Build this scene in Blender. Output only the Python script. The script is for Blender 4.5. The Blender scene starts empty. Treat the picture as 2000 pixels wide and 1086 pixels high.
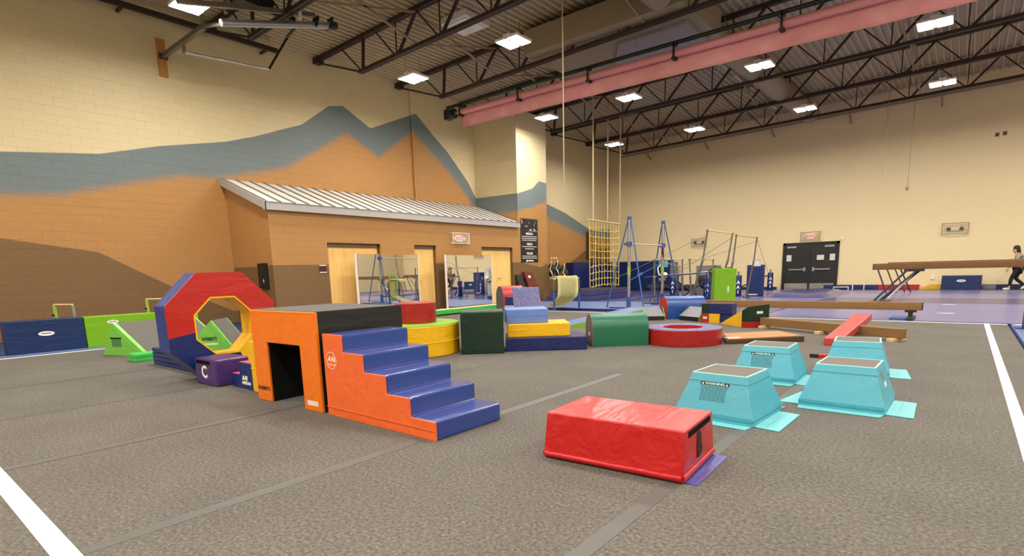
import bpy, bmesh, math, random
from mathutils import Vector, Matrix, Euler
random.seed(7)
PI = math.pi
COL = bpy.context.scene.collection
sc = bpy.context.scene

# ------------------------------------------------------------------ materials
def lin(c):
    c /= 255.0
    return c / 12.92 if c <= 0.04045 else ((c + 0.055) / 1.055) ** 2.4
def rgb(r, g, b):
    return (lin(r), lin(g), lin(b), 1.0)
def newmat(name):
    m = bpy.data.materials.new(name)
    m.use_nodes = True
    nt = m.node_tree
    return m, nt, nt.nodes['Principled BSDF']
def N(nt, kind, **kw):
    n = nt.nodes.new(kind)
    for k, v in kw.items():
        setattr(n, k, v)
    return n
def flat(name, col, rough=0.5, metal=0.0, spec=0.5, vary=0.08, scale=9.0):
    m, nt, b = newmat(name)
    b.inputs['Roughness'].default_value = rough
    b.inputs['Metallic'].default_value = metal
    b.inputs['Specular IOR Level'].default_value = spec
    tc = N(nt, 'ShaderNodeTexCoord')
    nz = N(nt, 'ShaderNodeTexNoise')
    nz.inputs['Scale'].default_value = scale
    nz.inputs['Detail'].default_value = 4
    nt.links.new(tc.outputs['Object'], nz.inputs['Vector'])
    mx = N(nt, 'ShaderNodeMix', data_type='RGBA')
    mx.inputs['A'].default_value = tuple(c * (1 - vary) for c in col[:3]) + (1,)
    mx.inputs['B'].default_value = tuple(min(1, c * (1 + vary)) for c in col[:3]) + (1,)
    nt.links.new(nz.outputs['Fac'], mx.inputs['Factor'])
    nt.links.new(mx.outputs['Result'], b.inputs['Base Color'])
    return m
def vinyl(name, col, rough=0.36, wrinkle=0.35, scale=5.0, spec=0.5):
    """coated vinyl cover: soft wrinkles, creases and a fine grain"""
    col = tuple(c * 0.76 for c in col[:3]) + (1.0,)
    m, nt, b = newmat(name)
    b.inputs['Roughness'].default_value = rough
    b.inputs['Specular IOR Level'].default_value = spec
    tc = N(nt, 'ShaderNodeTexCoord')
    mp = N(nt, 'ShaderNodeMapping')
    mp.inputs['Rotation'].default_value = (0.5, 0.35, 0.7)
    mp.inputs['Scale'].default_value = (1.25, 0.3, 1.1)
    nt.links.new(tc.outputs['Object'], mp.inputs['Vector'])
    nz = N(nt, 'ShaderNodeTexNoise')
    nz.inputs['Scale'].default_value = scale * 1.15
    nz.inputs['Detail'].default_value = 3.0
    nz.inputs['Distortion'].default_value = 0.9
    nt.links.new(mp.outputs['Vector'], nz.inputs['Vector'])
    n2 = N(nt, 'ShaderNodeTexNoise')
    n2.inputs['Scale'].default_value = scale * 0.8
    n2.inputs['Detail'].default_value = 1.0
    n2.inputs['Distortion'].default_value = 1.6
    mp2 = N(nt, 'ShaderNodeMapping')
    mp2.inputs['Rotation'].default_value = (0.2, -0.6, 0.3)
    mp2.inputs['Location'].default_value = (3.1, 1.7, 0.4)
    nt.links.new(tc.outputs['Object'], mp2.inputs['Vector'])
    nt.links.new(mp2.outputs['Vector'], n2.inputs['Vector'])
    s1 = N(nt, 'ShaderNodeMath', operation='SUBTRACT')
    nt.links.new(n2.outputs['Fac'], s1.inputs[0])
    s1.inputs[1].default_value = 0.5
    s2 = N(nt, 'ShaderNodeMath', operation='ABSOLUTE')
    nt.links.new(s1.outputs[0], s2.inputs[0])
    s3 = N(nt, 'ShaderNodeMapRange')
    s3.inputs['From Min'].default_value = 0.0
    s3.inputs['From Max'].default_value = 0.07
    s3.inputs['To Min'].default_value = 0.03
    s3.inputs['To Max'].default_value = 0.0
    s3.interpolation_type = 'SMOOTHSTEP'
    nt.links.new(s2.outputs[0], s3.inputs['Value'])
    sm = N(nt, 'ShaderNodeMath', operation='ADD')
    nt.links.new(nz.outputs['Fac'], sm.inputs[0])
    nt.links.new(s3.outputs['Result'], sm.inputs[1])
    bp = N(nt, 'ShaderNodeBump')
    bp.inputs['Strength'].default_value = wrinkle
    bp.inputs['Distance'].default_value = 0.03
    nt.links.new(sm.outputs[0], bp.inputs['Height'])
    nt.links.new(bp.outputs['Normal'], b.inputs['Normal'])
    mx = N(nt, 'ShaderNodeMix', data_type='RGBA')
    mx.inputs['A'].default_value = tuple(c * 0.93 for c in col[:3]) + (1,)
    mx.inputs['B'].default_value = tuple(min(1, c * 1.06) for c in col[:3]) + (1,)
    nt.links.new(nz.outputs['Fac'], mx.inputs['Factor'])
    nt.links.new(mx.outputs['Result'], b.inputs['Base Color'])
    return m

VR = vinyl('vinyl_red', rgb(196, 38, 34))
VRD = vinyl('vinyl_dark_red', rgb(172, 28, 26))
VRB = vinyl('vinyl_bright_red', rgb(202, 24, 28), rough=0.3, wrinkle=0.6, scale=4)
VCORAL = vinyl('vinyl_coral', rgb(205, 72, 72))
VN = vinyl('vinyl_navy', rgb(22, 46, 114), rough=0.33)
VNP = vinyl('vinyl_navy_panel', rgb(18, 46, 100))
VND = vinyl('vinyl_dark_navy', rgb(24, 38, 104))
VB = vinyl('vinyl_royal', rgb(46, 70, 154), rough=0.24, wrinkle=0.12)
VB2 = vinyl('vinyl_mid_blue', rgb(36, 80, 158), rough=0.32, wrinkle=0.1)
VLB = vinyl('vinyl_light_blue', rgb(112, 146, 222))
VLAV = vinyl('vinyl_lavender', rgb(128, 130, 186), rough=0.24, wrinkle=1.0, scale=5)
VY = vinyl('vinyl_yellow', rgb(255, 198, 20))
VLIME = vinyl('vinyl_lime', rgb(142, 206, 58))
VLIME2 = vinyl('vinyl_lime_panel', rgb(130, 190, 28))
VG = vinyl('vinyl_green', rgb(128, 208, 84))
VG2 = vinyl('vinyl_bright_green', rgb(72, 202, 84))
VGD = vinyl('vinyl_dark_green', rgb(12, 50, 34), wrinkle=0.2)
VGB = vinyl('vinyl_barrel_green', rgb(24, 112, 82), rough=0.4, wrinkle=0.1)
VO = vinyl('vinyl_orange', rgb(252, 128, 20))
VO2 = vinyl('vinyl_red_orange', rgb(252, 114, 52))
VBK = vinyl('vinyl_black', rgb(26, 26, 25), rough=0.42)
VPU = vinyl('vinyl_purple', rgb(78, 52, 118), rough=0.32)
VT = vinyl('vinyl_teal', rgb(78, 178, 202), rough=0.45, wrinkle=0.22)
VTF = vinyl('vinyl_teal_flap', rgb(112, 206, 214), rough=0.5, wrinkle=0.12)
VPINK = vinyl('vinyl_pink', rgb(226, 96, 110))
VPAD = vinyl('vinyl_violet_blue', rgb(86, 84, 164), rough=0.35)
VMAT = vinyl('vinyl_mat_periwinkle', rgb(116, 117, 174), rough=0.27, wrinkle=0.2, scale=1.5)
VMATB = vinyl('vinyl_mat_violet', rgb(72, 72, 128), rough=0.25, wrinkle=0.2, scale=2)
VMATL = vinyl('vinyl_mat_sky', rgb(96, 122, 180), rough=0.4, wrinkle=0.12, scale=1.5)
VBRN = vinyl('vinyl_suede_brown', rgb(148, 112, 70), rough=0.75, wrinkle=0.05, spec=0.2)
VBRN2 = vinyl('vinyl_suede_dark', rgb(128, 94, 60), rough=0.75, wrinkle=0.05, spec=0.2)
VCURT = vinyl('vinyl_curtain_red', rgb(255, 192, 190), rough=0.5, wrinkle=0.3, scale=3)
VROLL = vinyl('vinyl_curtain_roll', rgb(238, 160, 166), rough=0.5, wrinkle=0.15, scale=3)
VMAR = vinyl('vinyl_maroon', rgb(120, 46, 44))
VCREAM = vinyl('vinyl_cream', rgb(244, 238, 178), rough=0.6)
GREYTOP = flat('grey_suede_top', rgb(98, 95, 92), 0.8, spec=0.2, vary=0.15, scale=90)
GREYTOP2 = flat('grey_vinyl_top', rgb(120, 118, 116), 0.5, vary=0.06)
TRAPTOP = flat('taupe_grip_top', rgb(108, 103, 97), 0.85, spec=0.2, vary=0.15, scale=120)
TUNTOP = vinyl('vinyl_tunnel_top', rgb(84, 84, 82), rough=0.5)
GREYSIDE = vinyl('vinyl_grey', rgb(132, 134, 142), rough=0.45)
BLACK = flat('black_paint', rgb(18, 18, 18), 0.5)
BLACKVOID = flat('black_lining', rgb(8, 8, 8), 0.8, spec=0.2)
VELCRO = flat('black_velcro', rgb(14, 14, 14), 0.9, spec=0.1)
WHITE = flat('white_print', rgb(232, 232, 228), 0.6, vary=0.02)
INK = flat('black_print', rgb(16, 18, 18), 0.6, vary=0.02)
INKR = flat('dark_red_print', rgb(60, 14, 10), 0.6, vary=0.02)
TEALINK = flat('dark_teal_print', rgb(36, 92, 100), 0.6, vary=0.02)
STEEL = flat('galvanised_steel', rgb(168, 168, 164), 0.35, metal=0.85)
CHROME = flat('chrome', rgb(215, 212, 205), 0.18, metal=1.0)
GREYPOST = flat('grey_post_steel', rgb(118, 112, 104), 0.4, metal=0.6)
BLUESTEEL = flat('blue_steel', rgb(62, 88, 150), 0.35, metal=0.2)
DKSTEEL = flat('dark_beam_steel', rgb(62, 66, 84), 0.35, metal=0.5)
NAVYSTEEL = flat('navy_steel', rgb(28, 38, 92), 0.4, metal=0.2)
GREENSTEEL = flat('green_steel', rgb(150, 180, 70), 0.4)
JOIST = flat('joist_brown_paint', rgb(50, 34, 29), 0.6, vary=0.15)
TANBAR = flat('tan_paint', rgb(150, 132, 106), 0.7)
DUCT = flat('duct_tan_paint', rgb(146, 132, 108), 0.6, vary=0.04, scale=3)
DUCTG = flat('duct_grey_paint', rgb(142, 134, 136), 0.6, vary=0.04, scale=3)
DOORFRAME = flat('door_frame_olive', rgb(98, 78, 44), 0.5)
ROPE = flat('rope_tan', rgb(186, 168, 130), 0.9, vary=0.2, scale=60)
ROPEY = flat('rope_yellow', rgb(214, 190, 92), 0.9, vary=0.2, scale=60)
WOODP = flat('pine_plank', rgb(176, 122, 62), 0.6, vary=0.25, scale=14)
WOODL = flat('light_wood', rgb(206, 176, 128), 0.6, vary=0.2, scale=14)
SKIN = flat('skin', rgb(196, 148, 118), 0.5)
HAIR = flat('dark_hair', rgb(38, 32, 26), 0.6)
HOODIE = flat('grey_hoodie', rgb(158, 146, 132), 0.9, vary=0.15, scale=30)
LEGGING = flat('black_leggings', rgb(22, 16, 24), 0.8)
SHOE = flat('white_shoe', rgb(226, 218, 206), 0.6)
PAPER = flat('paper', rgb(214, 208, 200), 0.8, vary=0.04)
KICK = flat('kick_plate_steel', rgb(190, 188, 182), 0.25, metal=0.9, vary=0.25, scale=7)
FASCIA = flat('fascia_grey', rgb(170, 166, 164), 0.5, vary=0.03)
ROOFMET = flat('white_roof_metal', rgb(226, 222, 216), 0.45, vary=0.04, scale=2)
SEAMG = flat('seam_grey', rgb(120, 116, 112), 0.5)
REDSIGN = flat('maroon_sign', rgb(66, 18, 22), 0.5)
SIGNW = flat('sign_white', rgb(232, 226, 218), 0.5)
SIGNRED = flat('exit_red', rgb(226, 70, 66), 0.5)
GUARD = flat('wire_guard', rgb(196, 178, 148), 0.5, metal=0.3)
GUARDD = flat('wire_guard_dark', rgb(132, 118, 96), 0.5, metal=0.3)
LINEW = flat('white_line_tape', rgb(238, 230, 212), 0.7, vary=0.05, scale=4)
TAPE = flat('grey_seam_tape', rgb(88, 87, 84), 0.55, vary=0.05, scale=8)
TAPEF = flat('faint_seam_tape', rgb(88, 85, 80), 0.7, vary=0.1, scale=8)
SEAMD = flat('dark_seam', rgb(66, 60, 54), 0.9)
TAN = flat('tan_carpet', rgb(172, 128, 92), 0.9, vary=0.18, scale=18, spec=0.1)
DKWOOD = flat('dark_wood_edge', rgb(72, 50, 32), 0.6, vary=0.2, scale=12)
FANG = flat('dark_rubber', rgb(34, 32, 32), 0.7)

for _m in (VB,):
    _b = _m.node_tree.nodes['Principled BSDF']
    _b.inputs['Coat Weight'].default_value = 0.8
    _b.inputs['Coat Roughness'].default_value = 0.22
def mk_maple():
    m, nt, b = newmat('maple_veneer')
    b.inputs['Roughness'].default_value = 0.45
    tc = N(nt, 'ShaderNodeTexCoord')
    mp = N(nt, 'ShaderNodeMapping')
    mp.inputs['Scale'].default_value = (4, 7.0, 0.6)
    nt.links.new(tc.outputs['Object'], mp.inputs['Vector'])
    nz = N(nt, 'ShaderNodeTexNoise')
    nz.inputs['Scale'].default_value = 2.2
    nz.inputs['Detail'].default_value = 5
    nt.links.new(mp.outputs['Vector'], nz.inputs['Vector'])
    cr = N(nt, 'ShaderNodeValToRGB')
    cr.color_ramp.elements[0].position = 0.3
    cr.color_ramp.elements[0].color = rgb(236, 190, 108)
    cr.color_ramp.elements[1].position = 0.7
    cr.color_ramp.elements[1].color = rgb(248, 208, 130)
    nt.links.new(nz.outputs['Fac'], cr.inputs['Fac'])
    nt.links.new(cr.outputs['Color'], b.inputs['Base Color'])
    return m
MAPLE = mk_maple()
def mk_mirror():
    m, nt, b = newmat('mirror_glass')
    b.inputs['Base Color'].default_value = (0.86, 0.87, 0.86, 1)
    b.inputs['Metallic'].default_value = 1.0
    b.inputs['Roughness'].default_value = 0.015
    return m
MIRROR = mk_mirror()
def mk_emit(name, col, s):
    m, nt, b = newmat(name)
    b.inputs['Base Color'].default_value = col
    b.inputs['Emission Color'].default_value = col
    b.inputs['Emission Strength'].default_value = s
    return m
LAMP_STRENGTH = 30.0
LENS = mk_emit('lamp_lens', (1.0, 0.93, 0.82, 1), LAMP_STRENGTH)
EXITLIT = mk_emit('exit_sign_lit', (0.95, 0.55, 0.5, 1), 0.6)

# palette of the painted walls
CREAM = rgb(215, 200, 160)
CREAM_LIT = rgb(230, 213, 170)  # same cream, lightened to paint in lamp light the far wall lacks
BLUEG = rgb(112, 124, 127)
ORANGE = rgb(175, 129, 76)
BROWN = rgb(120, 92, 59)
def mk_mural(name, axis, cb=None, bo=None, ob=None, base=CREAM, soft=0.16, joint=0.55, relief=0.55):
    """painted concrete block wall. axis: which object axis runs along the wall (0 x, 1 y).
    cb / bo / ob: outlines (along, height) of the paint borders cream-blue, blue-orange, orange-brown"""
    m, nt, b = newmat(name)
    b.inputs['Roughness'].default_value = 0.55
    b.inputs['Specular IOR Level'].default_value = 0.35
    tc = N(nt, 'ShaderNodeTexCoord')
    sp = N(nt, 'ShaderNodeSeparateXYZ')
    nt.links.new(tc.outputs['Object'], sp.inputs['Vector'])
    along = sp.outputs[axis]
    height = sp.outputs[2]
    cur = None
    def layer(prev, pts, col, w, warp):
        fr = N(nt, 'ShaderNodeMapRange')
        fr.clamp = True
        fr.inputs['From Min'].default_value = X0
        fr.inputs['From Max'].default_value = X1
        nt.links.new(along, fr.inputs['Value'])
        fc = N(nt, 'ShaderNodeFloatCurve')
        c = fc.mapping.curves[0]
        P = [((x - X0) / (X1 - X0), z / 9.0) for x, z in pts]
        P = [(0.0, P[0][1])] + [q for q in P if 0.001 < q[0] < 0.999] + [(1.0, P[-1][1])]
        c.points[0].location = P[0]
        c.points[1].location = P[-1]
        for q in P[1:-1]:
            c.points.new(*q)
        for q in c.points:
            q.handle_type = 'VECTOR'
        fc.mapping.update()
        nt.links.new(fr.outputs['Result'], fc.inputs['Value'])
        mu = N(nt, 'ShaderNodeMath', operation='MULTIPLY')
        nt.links.new(fc.outputs['Value'], mu.inputs[0])
        mu.inputs[1].default_value = 9.0
        sb = N(nt, 'ShaderNodeMath', operation='SUBTRACT')
        nt.links.new(mu.outputs[0], sb.inputs[0])
        nt.links.new(height, sb.inputs[1])
        mr = N(nt, 'ShaderNodeMapRange')
        mr.interpolation_type = 'SMOOTHSTEP'
        mr.inputs['From Min'].default_value = -w
        mr.inputs['From Max'].default_value = w
        nt.links.new(sb.outputs[0], mr.inputs['Value'])
        mx = N(nt, 'ShaderNodeMix', data_type='RGBA')
        nt.links.new(mr.outputs['Result'], mx.inputs['Factor'])
        if isinstance(prev, tuple):
            mx.inputs['A'].default_value = prev
        else:
            nt.links.new(prev, mx.inputs['A'])
        mx.inputs['B'].default_value = col
        return mx.outputs['Result']
    allp = [p for l in (cb, bo, ob) if l for p in l]
    if allp:
        X0 = min(p[0] for p in allp) - 0.3
        X1 = max(p[0] for p in allp) + 0.3
    cur = base
    if cb: cur = layer(cur, cb, BLUEG, 0.012, False)
    if bo: cur = layer(cur, bo, ORANGE, soft, True)
    if ob: cur = layer(cur, ob, BROWN, 0.012, False)
    # block courses
    cx = N(nt, 'ShaderNodeCombineXYZ')
    nt.links.new(along, cx.inputs[0])
    nt.links.new(height, cx.inputs[1])
    br = N(nt, 'ShaderNodeTexBrick')
    br.inputs['Scale'].default_value = 1.0
    br.inputs['Brick Width'].default_value = 0.406
    br.inputs['Row Height'].default_value = 0.2032
    br.inputs['Mortar Size'].default_value = 0.006
    br.inputs['Mortar Smooth'].default_value = 0.6
    br.inputs['Color1'].default_value = (1, 1, 1, 1)
    br.inputs['Color2'].default_value = (0.94, 0.94, 0.94, 1)
    br.inputs['Mortar'].default_value = (0.9, 0.9, 0.9, 1)
    nt.links.new(cx.outputs[0], br.inputs['Vector'])
    nz = N(nt, 'ShaderNodeTexNoise')
    nz.inputs['Scale'].default_value = 3.0
    nz.inputs['Detail'].default_value = 6
    nt.links.new(tc.outputs['Object'], nz.inputs['Vector'])
    mm = N(nt, 'ShaderNodeMix', data_type='RGBA', blend_type='MULTIPLY')
    mm.inputs['Factor'].default_value = joint
    if isinstance(cur, tuple):
        mm.inputs['A'].default_value = cur
    else:
        nt.links.new(cur, mm.inputs['A'])
    nt.links.new(br.outputs['Color'], mm.inputs['B'])
    nt.links.new(mm.outputs['Result'], b.inputs['Base Color'])
    ad = N(nt, 'ShaderNodeMath', operation='MULTIPLY_ADD')
    nt.links.new(nz.outputs['Fac'], ad.inputs[0])
    ad.inputs[1].default_value = 0.35
    inv = N(nt, 'ShaderNodeMath', operation='SUBTRACT')
    inv.inputs[0].default_value = 1.0
    nt.links.new(br.outputs['Fac'], inv.inputs[1])
    nt.links.new(inv.outputs[0], ad.inputs[2])
    bp = N(nt, 'ShaderNodeBump')
    bp.inputs['Strength'].default_value = relief
    bp.inputs['Distance'].default_value = 0.012
    nt.links.new(ad.outputs[0], bp.inputs['Height'])
    nt.links.new(bp.outputs['Normal'], b.inputs['Normal'])
    return m
def mk_carpet(name, c1, c2, c3):
    m, nt, b = newmat(name)
    b.inputs['Roughness'].default_value = 0.95
    b.inputs['Specular IOR Level'].default_value = 0.12
    tc = N(nt, 'ShaderNodeTexCoord')
    n1 = N(nt, 'ShaderNodeTexNoise')
    n1.inputs['Scale'].default_value = 48
    n1.inputs['Detail'].default_value = 6
    n1.inputs['Roughness'].default_value = 0.82
    nt.links.new(tc.outputs['Object'], n1.inputs['Vector'])
    n2 = N(nt, 'ShaderNodeTexNoise')
    n2.inputs['Scale'].default_value = 1.3
    n2.inputs['Detail'].default_value = 6
    nt.links.new(tc.outputs['Object'], n2.inputs['Vector'])
    cr = N(nt, 'ShaderNodeValToRGB')
    cr.color_ramp.elements[0].position = 0.38
    cr.color_ramp.elements[0].color = c1
    cr.color_ramp.elements[1].position = 0.645
    cr.color_ramp.elements[1].color = c3
    e = cr.color_ramp.elements.new(0.5)
    e.color = c2
    nt.links.new(n1.outputs['Fac'], cr.inputs['Fac'])
    mx = N(nt, 'ShaderNodeMix', data_type='RGBA', blend_type='MULTIPLY')
    mx.inputs['Factor'].default_value = 1.0
    r2 = N(nt, 'ShaderNodeMapRange')
    r2.inputs['From Min'].default_value = 0.25
    r2.inputs['From Max'].default_value = 0.75
    r2.inputs['To Min'].default_value = 0.88
    r2.inputs['To Max'].default_value = 1.1
    nt.links.new(n2.outputs['Fac'], r2.inputs['Value'])
    nt.links.new(cr.outputs['Color'], mx.inputs['A'])
    nt.links.new(r2.outputs['Result'], mx.inputs['B'])
    nt.links.new(mx.outputs['Result'], b.inputs['Base Color'])
    bp = N(nt, 'ShaderNodeBump')
    bp.inputs['Strength'].default_value = 0.25
    bp.inputs['Distance'].default_value = 0.003
    nt.links.new(n1.outputs['Fac'], bp.inputs['Height'])
    nt.links.new(bp.outputs['Normal'], b.inputs['Normal'])
    return m
CARPET = mk_carpet('floor_carpet_grey', rgb(76, 72, 68), rgb(97, 93, 88), rgb(124, 119, 113))
FLOORC = mk_carpet('hall_floor_blue', rgb(44, 50, 84), rgb(56, 62, 100), rgb(68, 76, 116))
DECK = flat('deck_tan_paint', rgb(186, 172, 140), 0.6, vary=0.05, scale=3)
FARWALL = mk_mural('far_wall_block', 0, base=CREAM_LIT, joint=0.14, relief=0.22)
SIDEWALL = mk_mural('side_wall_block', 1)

# ------------------------------------------------------------------ mesh helpers
class MB:
    """collects shapes into one mesh"""
    def __init__(s):
        s.bm = bmesh.new()
    def hexa(s, P):
        v = [s.bm.verts.new(p) for p in P]
        for f in ((3, 2, 1, 0), (4, 5, 6, 7), (0, 1, 5, 4), (1, 2, 6, 5), (2, 3, 7, 6), (3, 0, 4, 7)):
            s.bm.faces.new([v[i] for i in f])
        return s
    def box(s, x0, y0, z0, x1, y1, z1):
        return s.hexa([(x0, y0, z0), (x1, y0, z0), (x1, y1, z0), (x0, y1, z0), (x0, y0, z1), (x1, y0, z1), (x1, y1, z1), (x0, y1, z1)])
    def prism(s, prof, a, b, axis='y'):
        """profile polygon (u,v) extruded from a to b along axis; axis y: (u,a,v); x: (a,u,v); z: (u,v,a)"""
        f = {'y': lambda u, v, w: (u, w, v), 'x': lambda u, v, w: (w, u, v), 'z': lambda u, v, w: (u, v, w)}[axis]
        A = [s.bm.verts.new(f(u, v, a)) for u, v in prof]
        B = [s.bm.verts.new(f(u, v, b)) for u, v in prof]
        n = len(prof)
        s.bm.faces.new(A)
        s.bm.faces.new(B[::-1])
        for i in range(n):
            j = (i + 1) % n
            s.bm.faces.new((A[j], A[i], B[i], B[j]))
        return s
    def ring(s, outer, inner, a, b, axis='y'):
        """frame between two same-length profiles, extruded"""
        f = {'y': lambda u, v, w: (u, w, v), 'x': lambda u, v, w: (w, u, v), 'z': lambda u, v, w: (u, v, w)}[axis]
        n = len(outer)
        L = [[s.bm.verts.new(f(u, v, w)) for u, v in P] for P, w in ((outer, a), (inner, a), (outer, b), (inner, b))]
        for i in range(n):
            j = (i + 1) % n
            s.bm.faces.new((L[0][i], L[0][j], L[1][j], L[1][i]))
            s.bm.faces.new((L[2][j], L[2][i], L[3][i], L[3][j]))
            s.bm.faces.new((L[0][j], L[0][i], L[2][i], L[2][j]))
            s.bm.faces.new((L[1][i], L[1][j], L[3][j], L[3][i]))
        return s
    def tube(s, p, q, r, r2=None, n=10):
        p, q = Vector(p), Vector(q)
        d = (q - p).normalized()
        u = d.orthogonal().normalized()
        w = d.cross(u)
        r2 = r if r2 is None else r2
        A = [s.bm.verts.new(p + (u * math.cos(2 * PI * k / n) + w * math.sin(2 * PI * k / n)) * r) for k in range(n)]
        B = [s.bm.verts.new(q + (u * math.cos(2 * PI * k / n) + w * math.sin(2 * PI * k / n)) * r2) for k in range(n)]
        s.bm.faces.new(A[::-1])
        s.bm.faces.new(B)
        for i in range(n):
            j = (i + 1) % n
            s.bm.faces.new((A[i], A[j], B[j], B[i]))
        return s
    def bar(s, p, q, w, h):
        """rectangular bar from p to q; w horizontal width, h the other"""
        p, q = Vector(p), Vector(q)
        d = (q - p).normalized()
        u = d.cross(Vector((0, 0, 1)))
        if u.length < 1e-4:
            u = Vector((1, 0, 0))
        u.normalize()
        v = u.cross(d)
        c = [(-1, -1), (1, -1), (1, 1), (-1, 1)]
        P = [p + u * (a * w / 2) + v * (b * h / 2) for a, b in c] + [q + u * (a * w / 2) + v * (b * h / 2) for a, b in c]
        return s.hexa(P)
    def path(s, pts, r, n=8):
        """round tube along a polyline"""
        pts = [Vector(p) for p in pts]
        rings = []
        up = None
        for i, p in enumerate(pts):
            d = (pts[min(i + 1, len(pts) - 1)] - pts[max(i - 1, 0)]).normalized()
            if up is None:
                up = d.orthogonal().normalized()
            u = (up - d * up.dot(d)).normalized()
            up = u
            w = d.cross(u)
            rr = r[i] if isinstance(r, (list, tuple)) else r
            rings.append([s.bm.verts.new(p + (u * math.cos(2 * PI * k / n) + w * math.sin(2 * PI * k / n)) * rr) for k in range(n)])
        s.bm.faces.new(rings[0][::-1])
        s.bm.faces.new(rings[-1])
        for A, B in zip(rings, rings[1:]):
            for i in range(n):
                j = (i + 1) % n
                s.bm.faces.new((A[i], A[j], B[j], B[i]))
        return s
    def lathe(s, prof, n=48, cx=0, cy=0):
        """closed profile (r,z) turned about z"""
        R = []
        for k in range(n):
            a = 2 * PI * k / n
            R.append([s.bm.verts.new((cx + r * math.cos(a), cy + r * math.sin(a), z)) if r > 1e-6 else None for r, z in prof])
        cent = {i: s.bm.verts.new((cx, cy, z)) for i, (r, z) in enumerate(prof) if r <= 1e-6}
        m = len(prof)
        for k in range(n):
            A, B = R[k], R[(k + 1) % n]
            for i in range(m):
                j = (i + 1) % m
                q = [A[i] or cent[i], B[i] or cent[i], B[j] or cent[j], A[j] or cent[j]]
                q2 = []
                for v in q:
                    if v not in q2:
                        q2.append(v)
                if len(q2) > 2:
                    s.bm.faces.new(q2)
        return s
    def sphere(s, c, r, sx=1, sy=1, sz=1, seg=16):
        g = bmesh.ops.create_uvsphere(s.bm, u_segments=seg, v_segments=seg // 2, radius=r)
        for v in g['verts']:
            v.co = Vector((v.co.x * sx, v.co.y * sy, v.co.z * sz)) + Vector(c)
        return s
    def bevel(s, w=0.012, seg=2):
        bmesh.ops.remove_doubles(s.bm, verts=s.bm.verts, dist=1e-5)
        es = [e for e in s.bm.edges if len(e.link_faces) == 2 and e.calc_face_angle(0) > 0.5]
        bmesh.ops.bevel(s.bm, geom=es, offset=w, segments=seg, affect='EDGES', profile=0.6)
        return s
    def build(s, name, mat, parent=None, smooth=False, at=None):
        bmesh.ops.recalc_face_normals(s.bm, faces=s.bm.faces)
        me = bpy.data.meshes.new(name)
        s.bm.to_mesh(me)
        s.bm.free()
        me.materials.append(mat)
        if smooth:
            for p in me.polygons:
                p.use_smooth = True
        o = bpy.data.objects.new(name, me)
        COL.objects.link(o)
        if parent is not None:
            o.parent = parent
        if at is not None:
            o.location = at
        if smooth == 'auto':
            autosmooth(o)
        return o
def autosmooth(o, ang=0.6):
    me = o.data
    bm = bmesh.new()
    bm.from_mesh(me)
    for e in bm.edges:
        e.smooth = not (len(e.link_faces) == 2 and e.calc_face_angle(0) > ang)
    for f in bm.faces:
        f.smooth = True
    bm.to_mesh(me)
    bm.free()
def tag(o, label, cat, group=None, kind=None):
    if label: o['label'] = label
    if cat: o['category'] = cat
    if group: o['group'] = group
    if kind: o['kind'] = kind
    return o
def thing(name, label, cat, loc=(0, 0, 0), rz=0.0, group=None):
    o = bpy.data.objects.new(name, None)
    o.empty_display_size = 0.1
    COL.objects.link(o)
    o.location = loc
    o.rotation_euler = (0, 0, rz)
    return tag(o, label, cat, group)
def struct(o, label=None):
    o['kind'] = 'structure'
    if label: o['label'] = label
    return o
def dup(root, loc, rz, label, group=None):
    r = root.copy()
    COL.objects.link(r)
    r.location = loc
    r.rotation_euler = (0, 0, rz)
    r['label'] = label
    if group: r['group'] = group
    for ch in list(root.children):
        c = ch.copy()
        COL.objects.link(c)
        c.parent = r
        for g in list(ch.children):
            d = g.copy()
            COL.objects.link(d)
            d.parent = c
    return r
def text(body, name, mat, parent, origin, xdir, ydir, size, align='CENTER', depth=0.0015, bold=0.0, shear=0.0, sx=1.0):
    """raised lettering as a mesh: origin = centre of the line, xdir reading direction, ydir up"""
    cu = bpy.data.curves.new(name, 'FONT')
    cu.body = body
    cu.size = size
    cu.align_x = align
    cu.align_y = 'CENTER'
    cu.extrude = depth
    cu.offset = bold
    cu.shear = shear
    cu.resolution_u = 3
    tmp = bpy.data.objects.new(name, cu)
    COL.objects.link(tmp)
    dg = bpy.context.evaluated_depsgraph_get()
    me = bpy.data.meshes.new_from_object(tmp.evaluated_get(dg))
    bpy.data.objects.remove(tmp)
    bpy.data.curves.remove(cu)
    x = Vector(xdir).normalized()
    y = Vector(ydir).normalized()
    z = x.cross(y)
    M = Matrix((x, y, z)).transposed().to_4x4()
    M = Matrix.Translation(Vector(origin)) @ M @ Matrix.Diagonal((sx, 1, 1, 1))
    me.transform(M)
    me.materials.clear()
    me.materials.append(mat)
    me.name = name
    o = bpy.data.objects.new(name, me)
    COL.objects.link(o)
    if parent is not None:
        o.parent = parent
    return o
def plate(name, mat, parent, origin, xdir, ydir, w, h, t=0.003, oval=False, poly=None):
    x = Vector(xdir).normalized()
    y = Vector(ydir).normalized()
    z = x.cross(y)
    o = Vector(origin)
    if poly is None:
        if oval:
            poly = [(w / 2 * math.cos(2 * PI * k / 32), h / 2 * math.sin(2 * PI * k / 32)) for k in range(32)]
        else:
            poly = [(-w / 2, -h / 2), (w / 2, -h / 2), (w / 2, h / 2), (-w / 2, h / 2)]
    mb = MB()
    A = [mb.bm.verts.new(o + x * u + y * v - z * 0.001) for u, v in poly]
    B = [mb.bm.verts.new(o + x * u + y * v + z * t) for u, v in poly]
    n = len(poly)
    mb.bm.faces.new(A[::-1])
    mb.bm.faces.new(B)
    for i in range(n):
        j = (i + 1) % n
        mb.bm.faces.new((A[i], A[j], B[j], B[i]))
    return mb.build(name, mat, parent)
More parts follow.
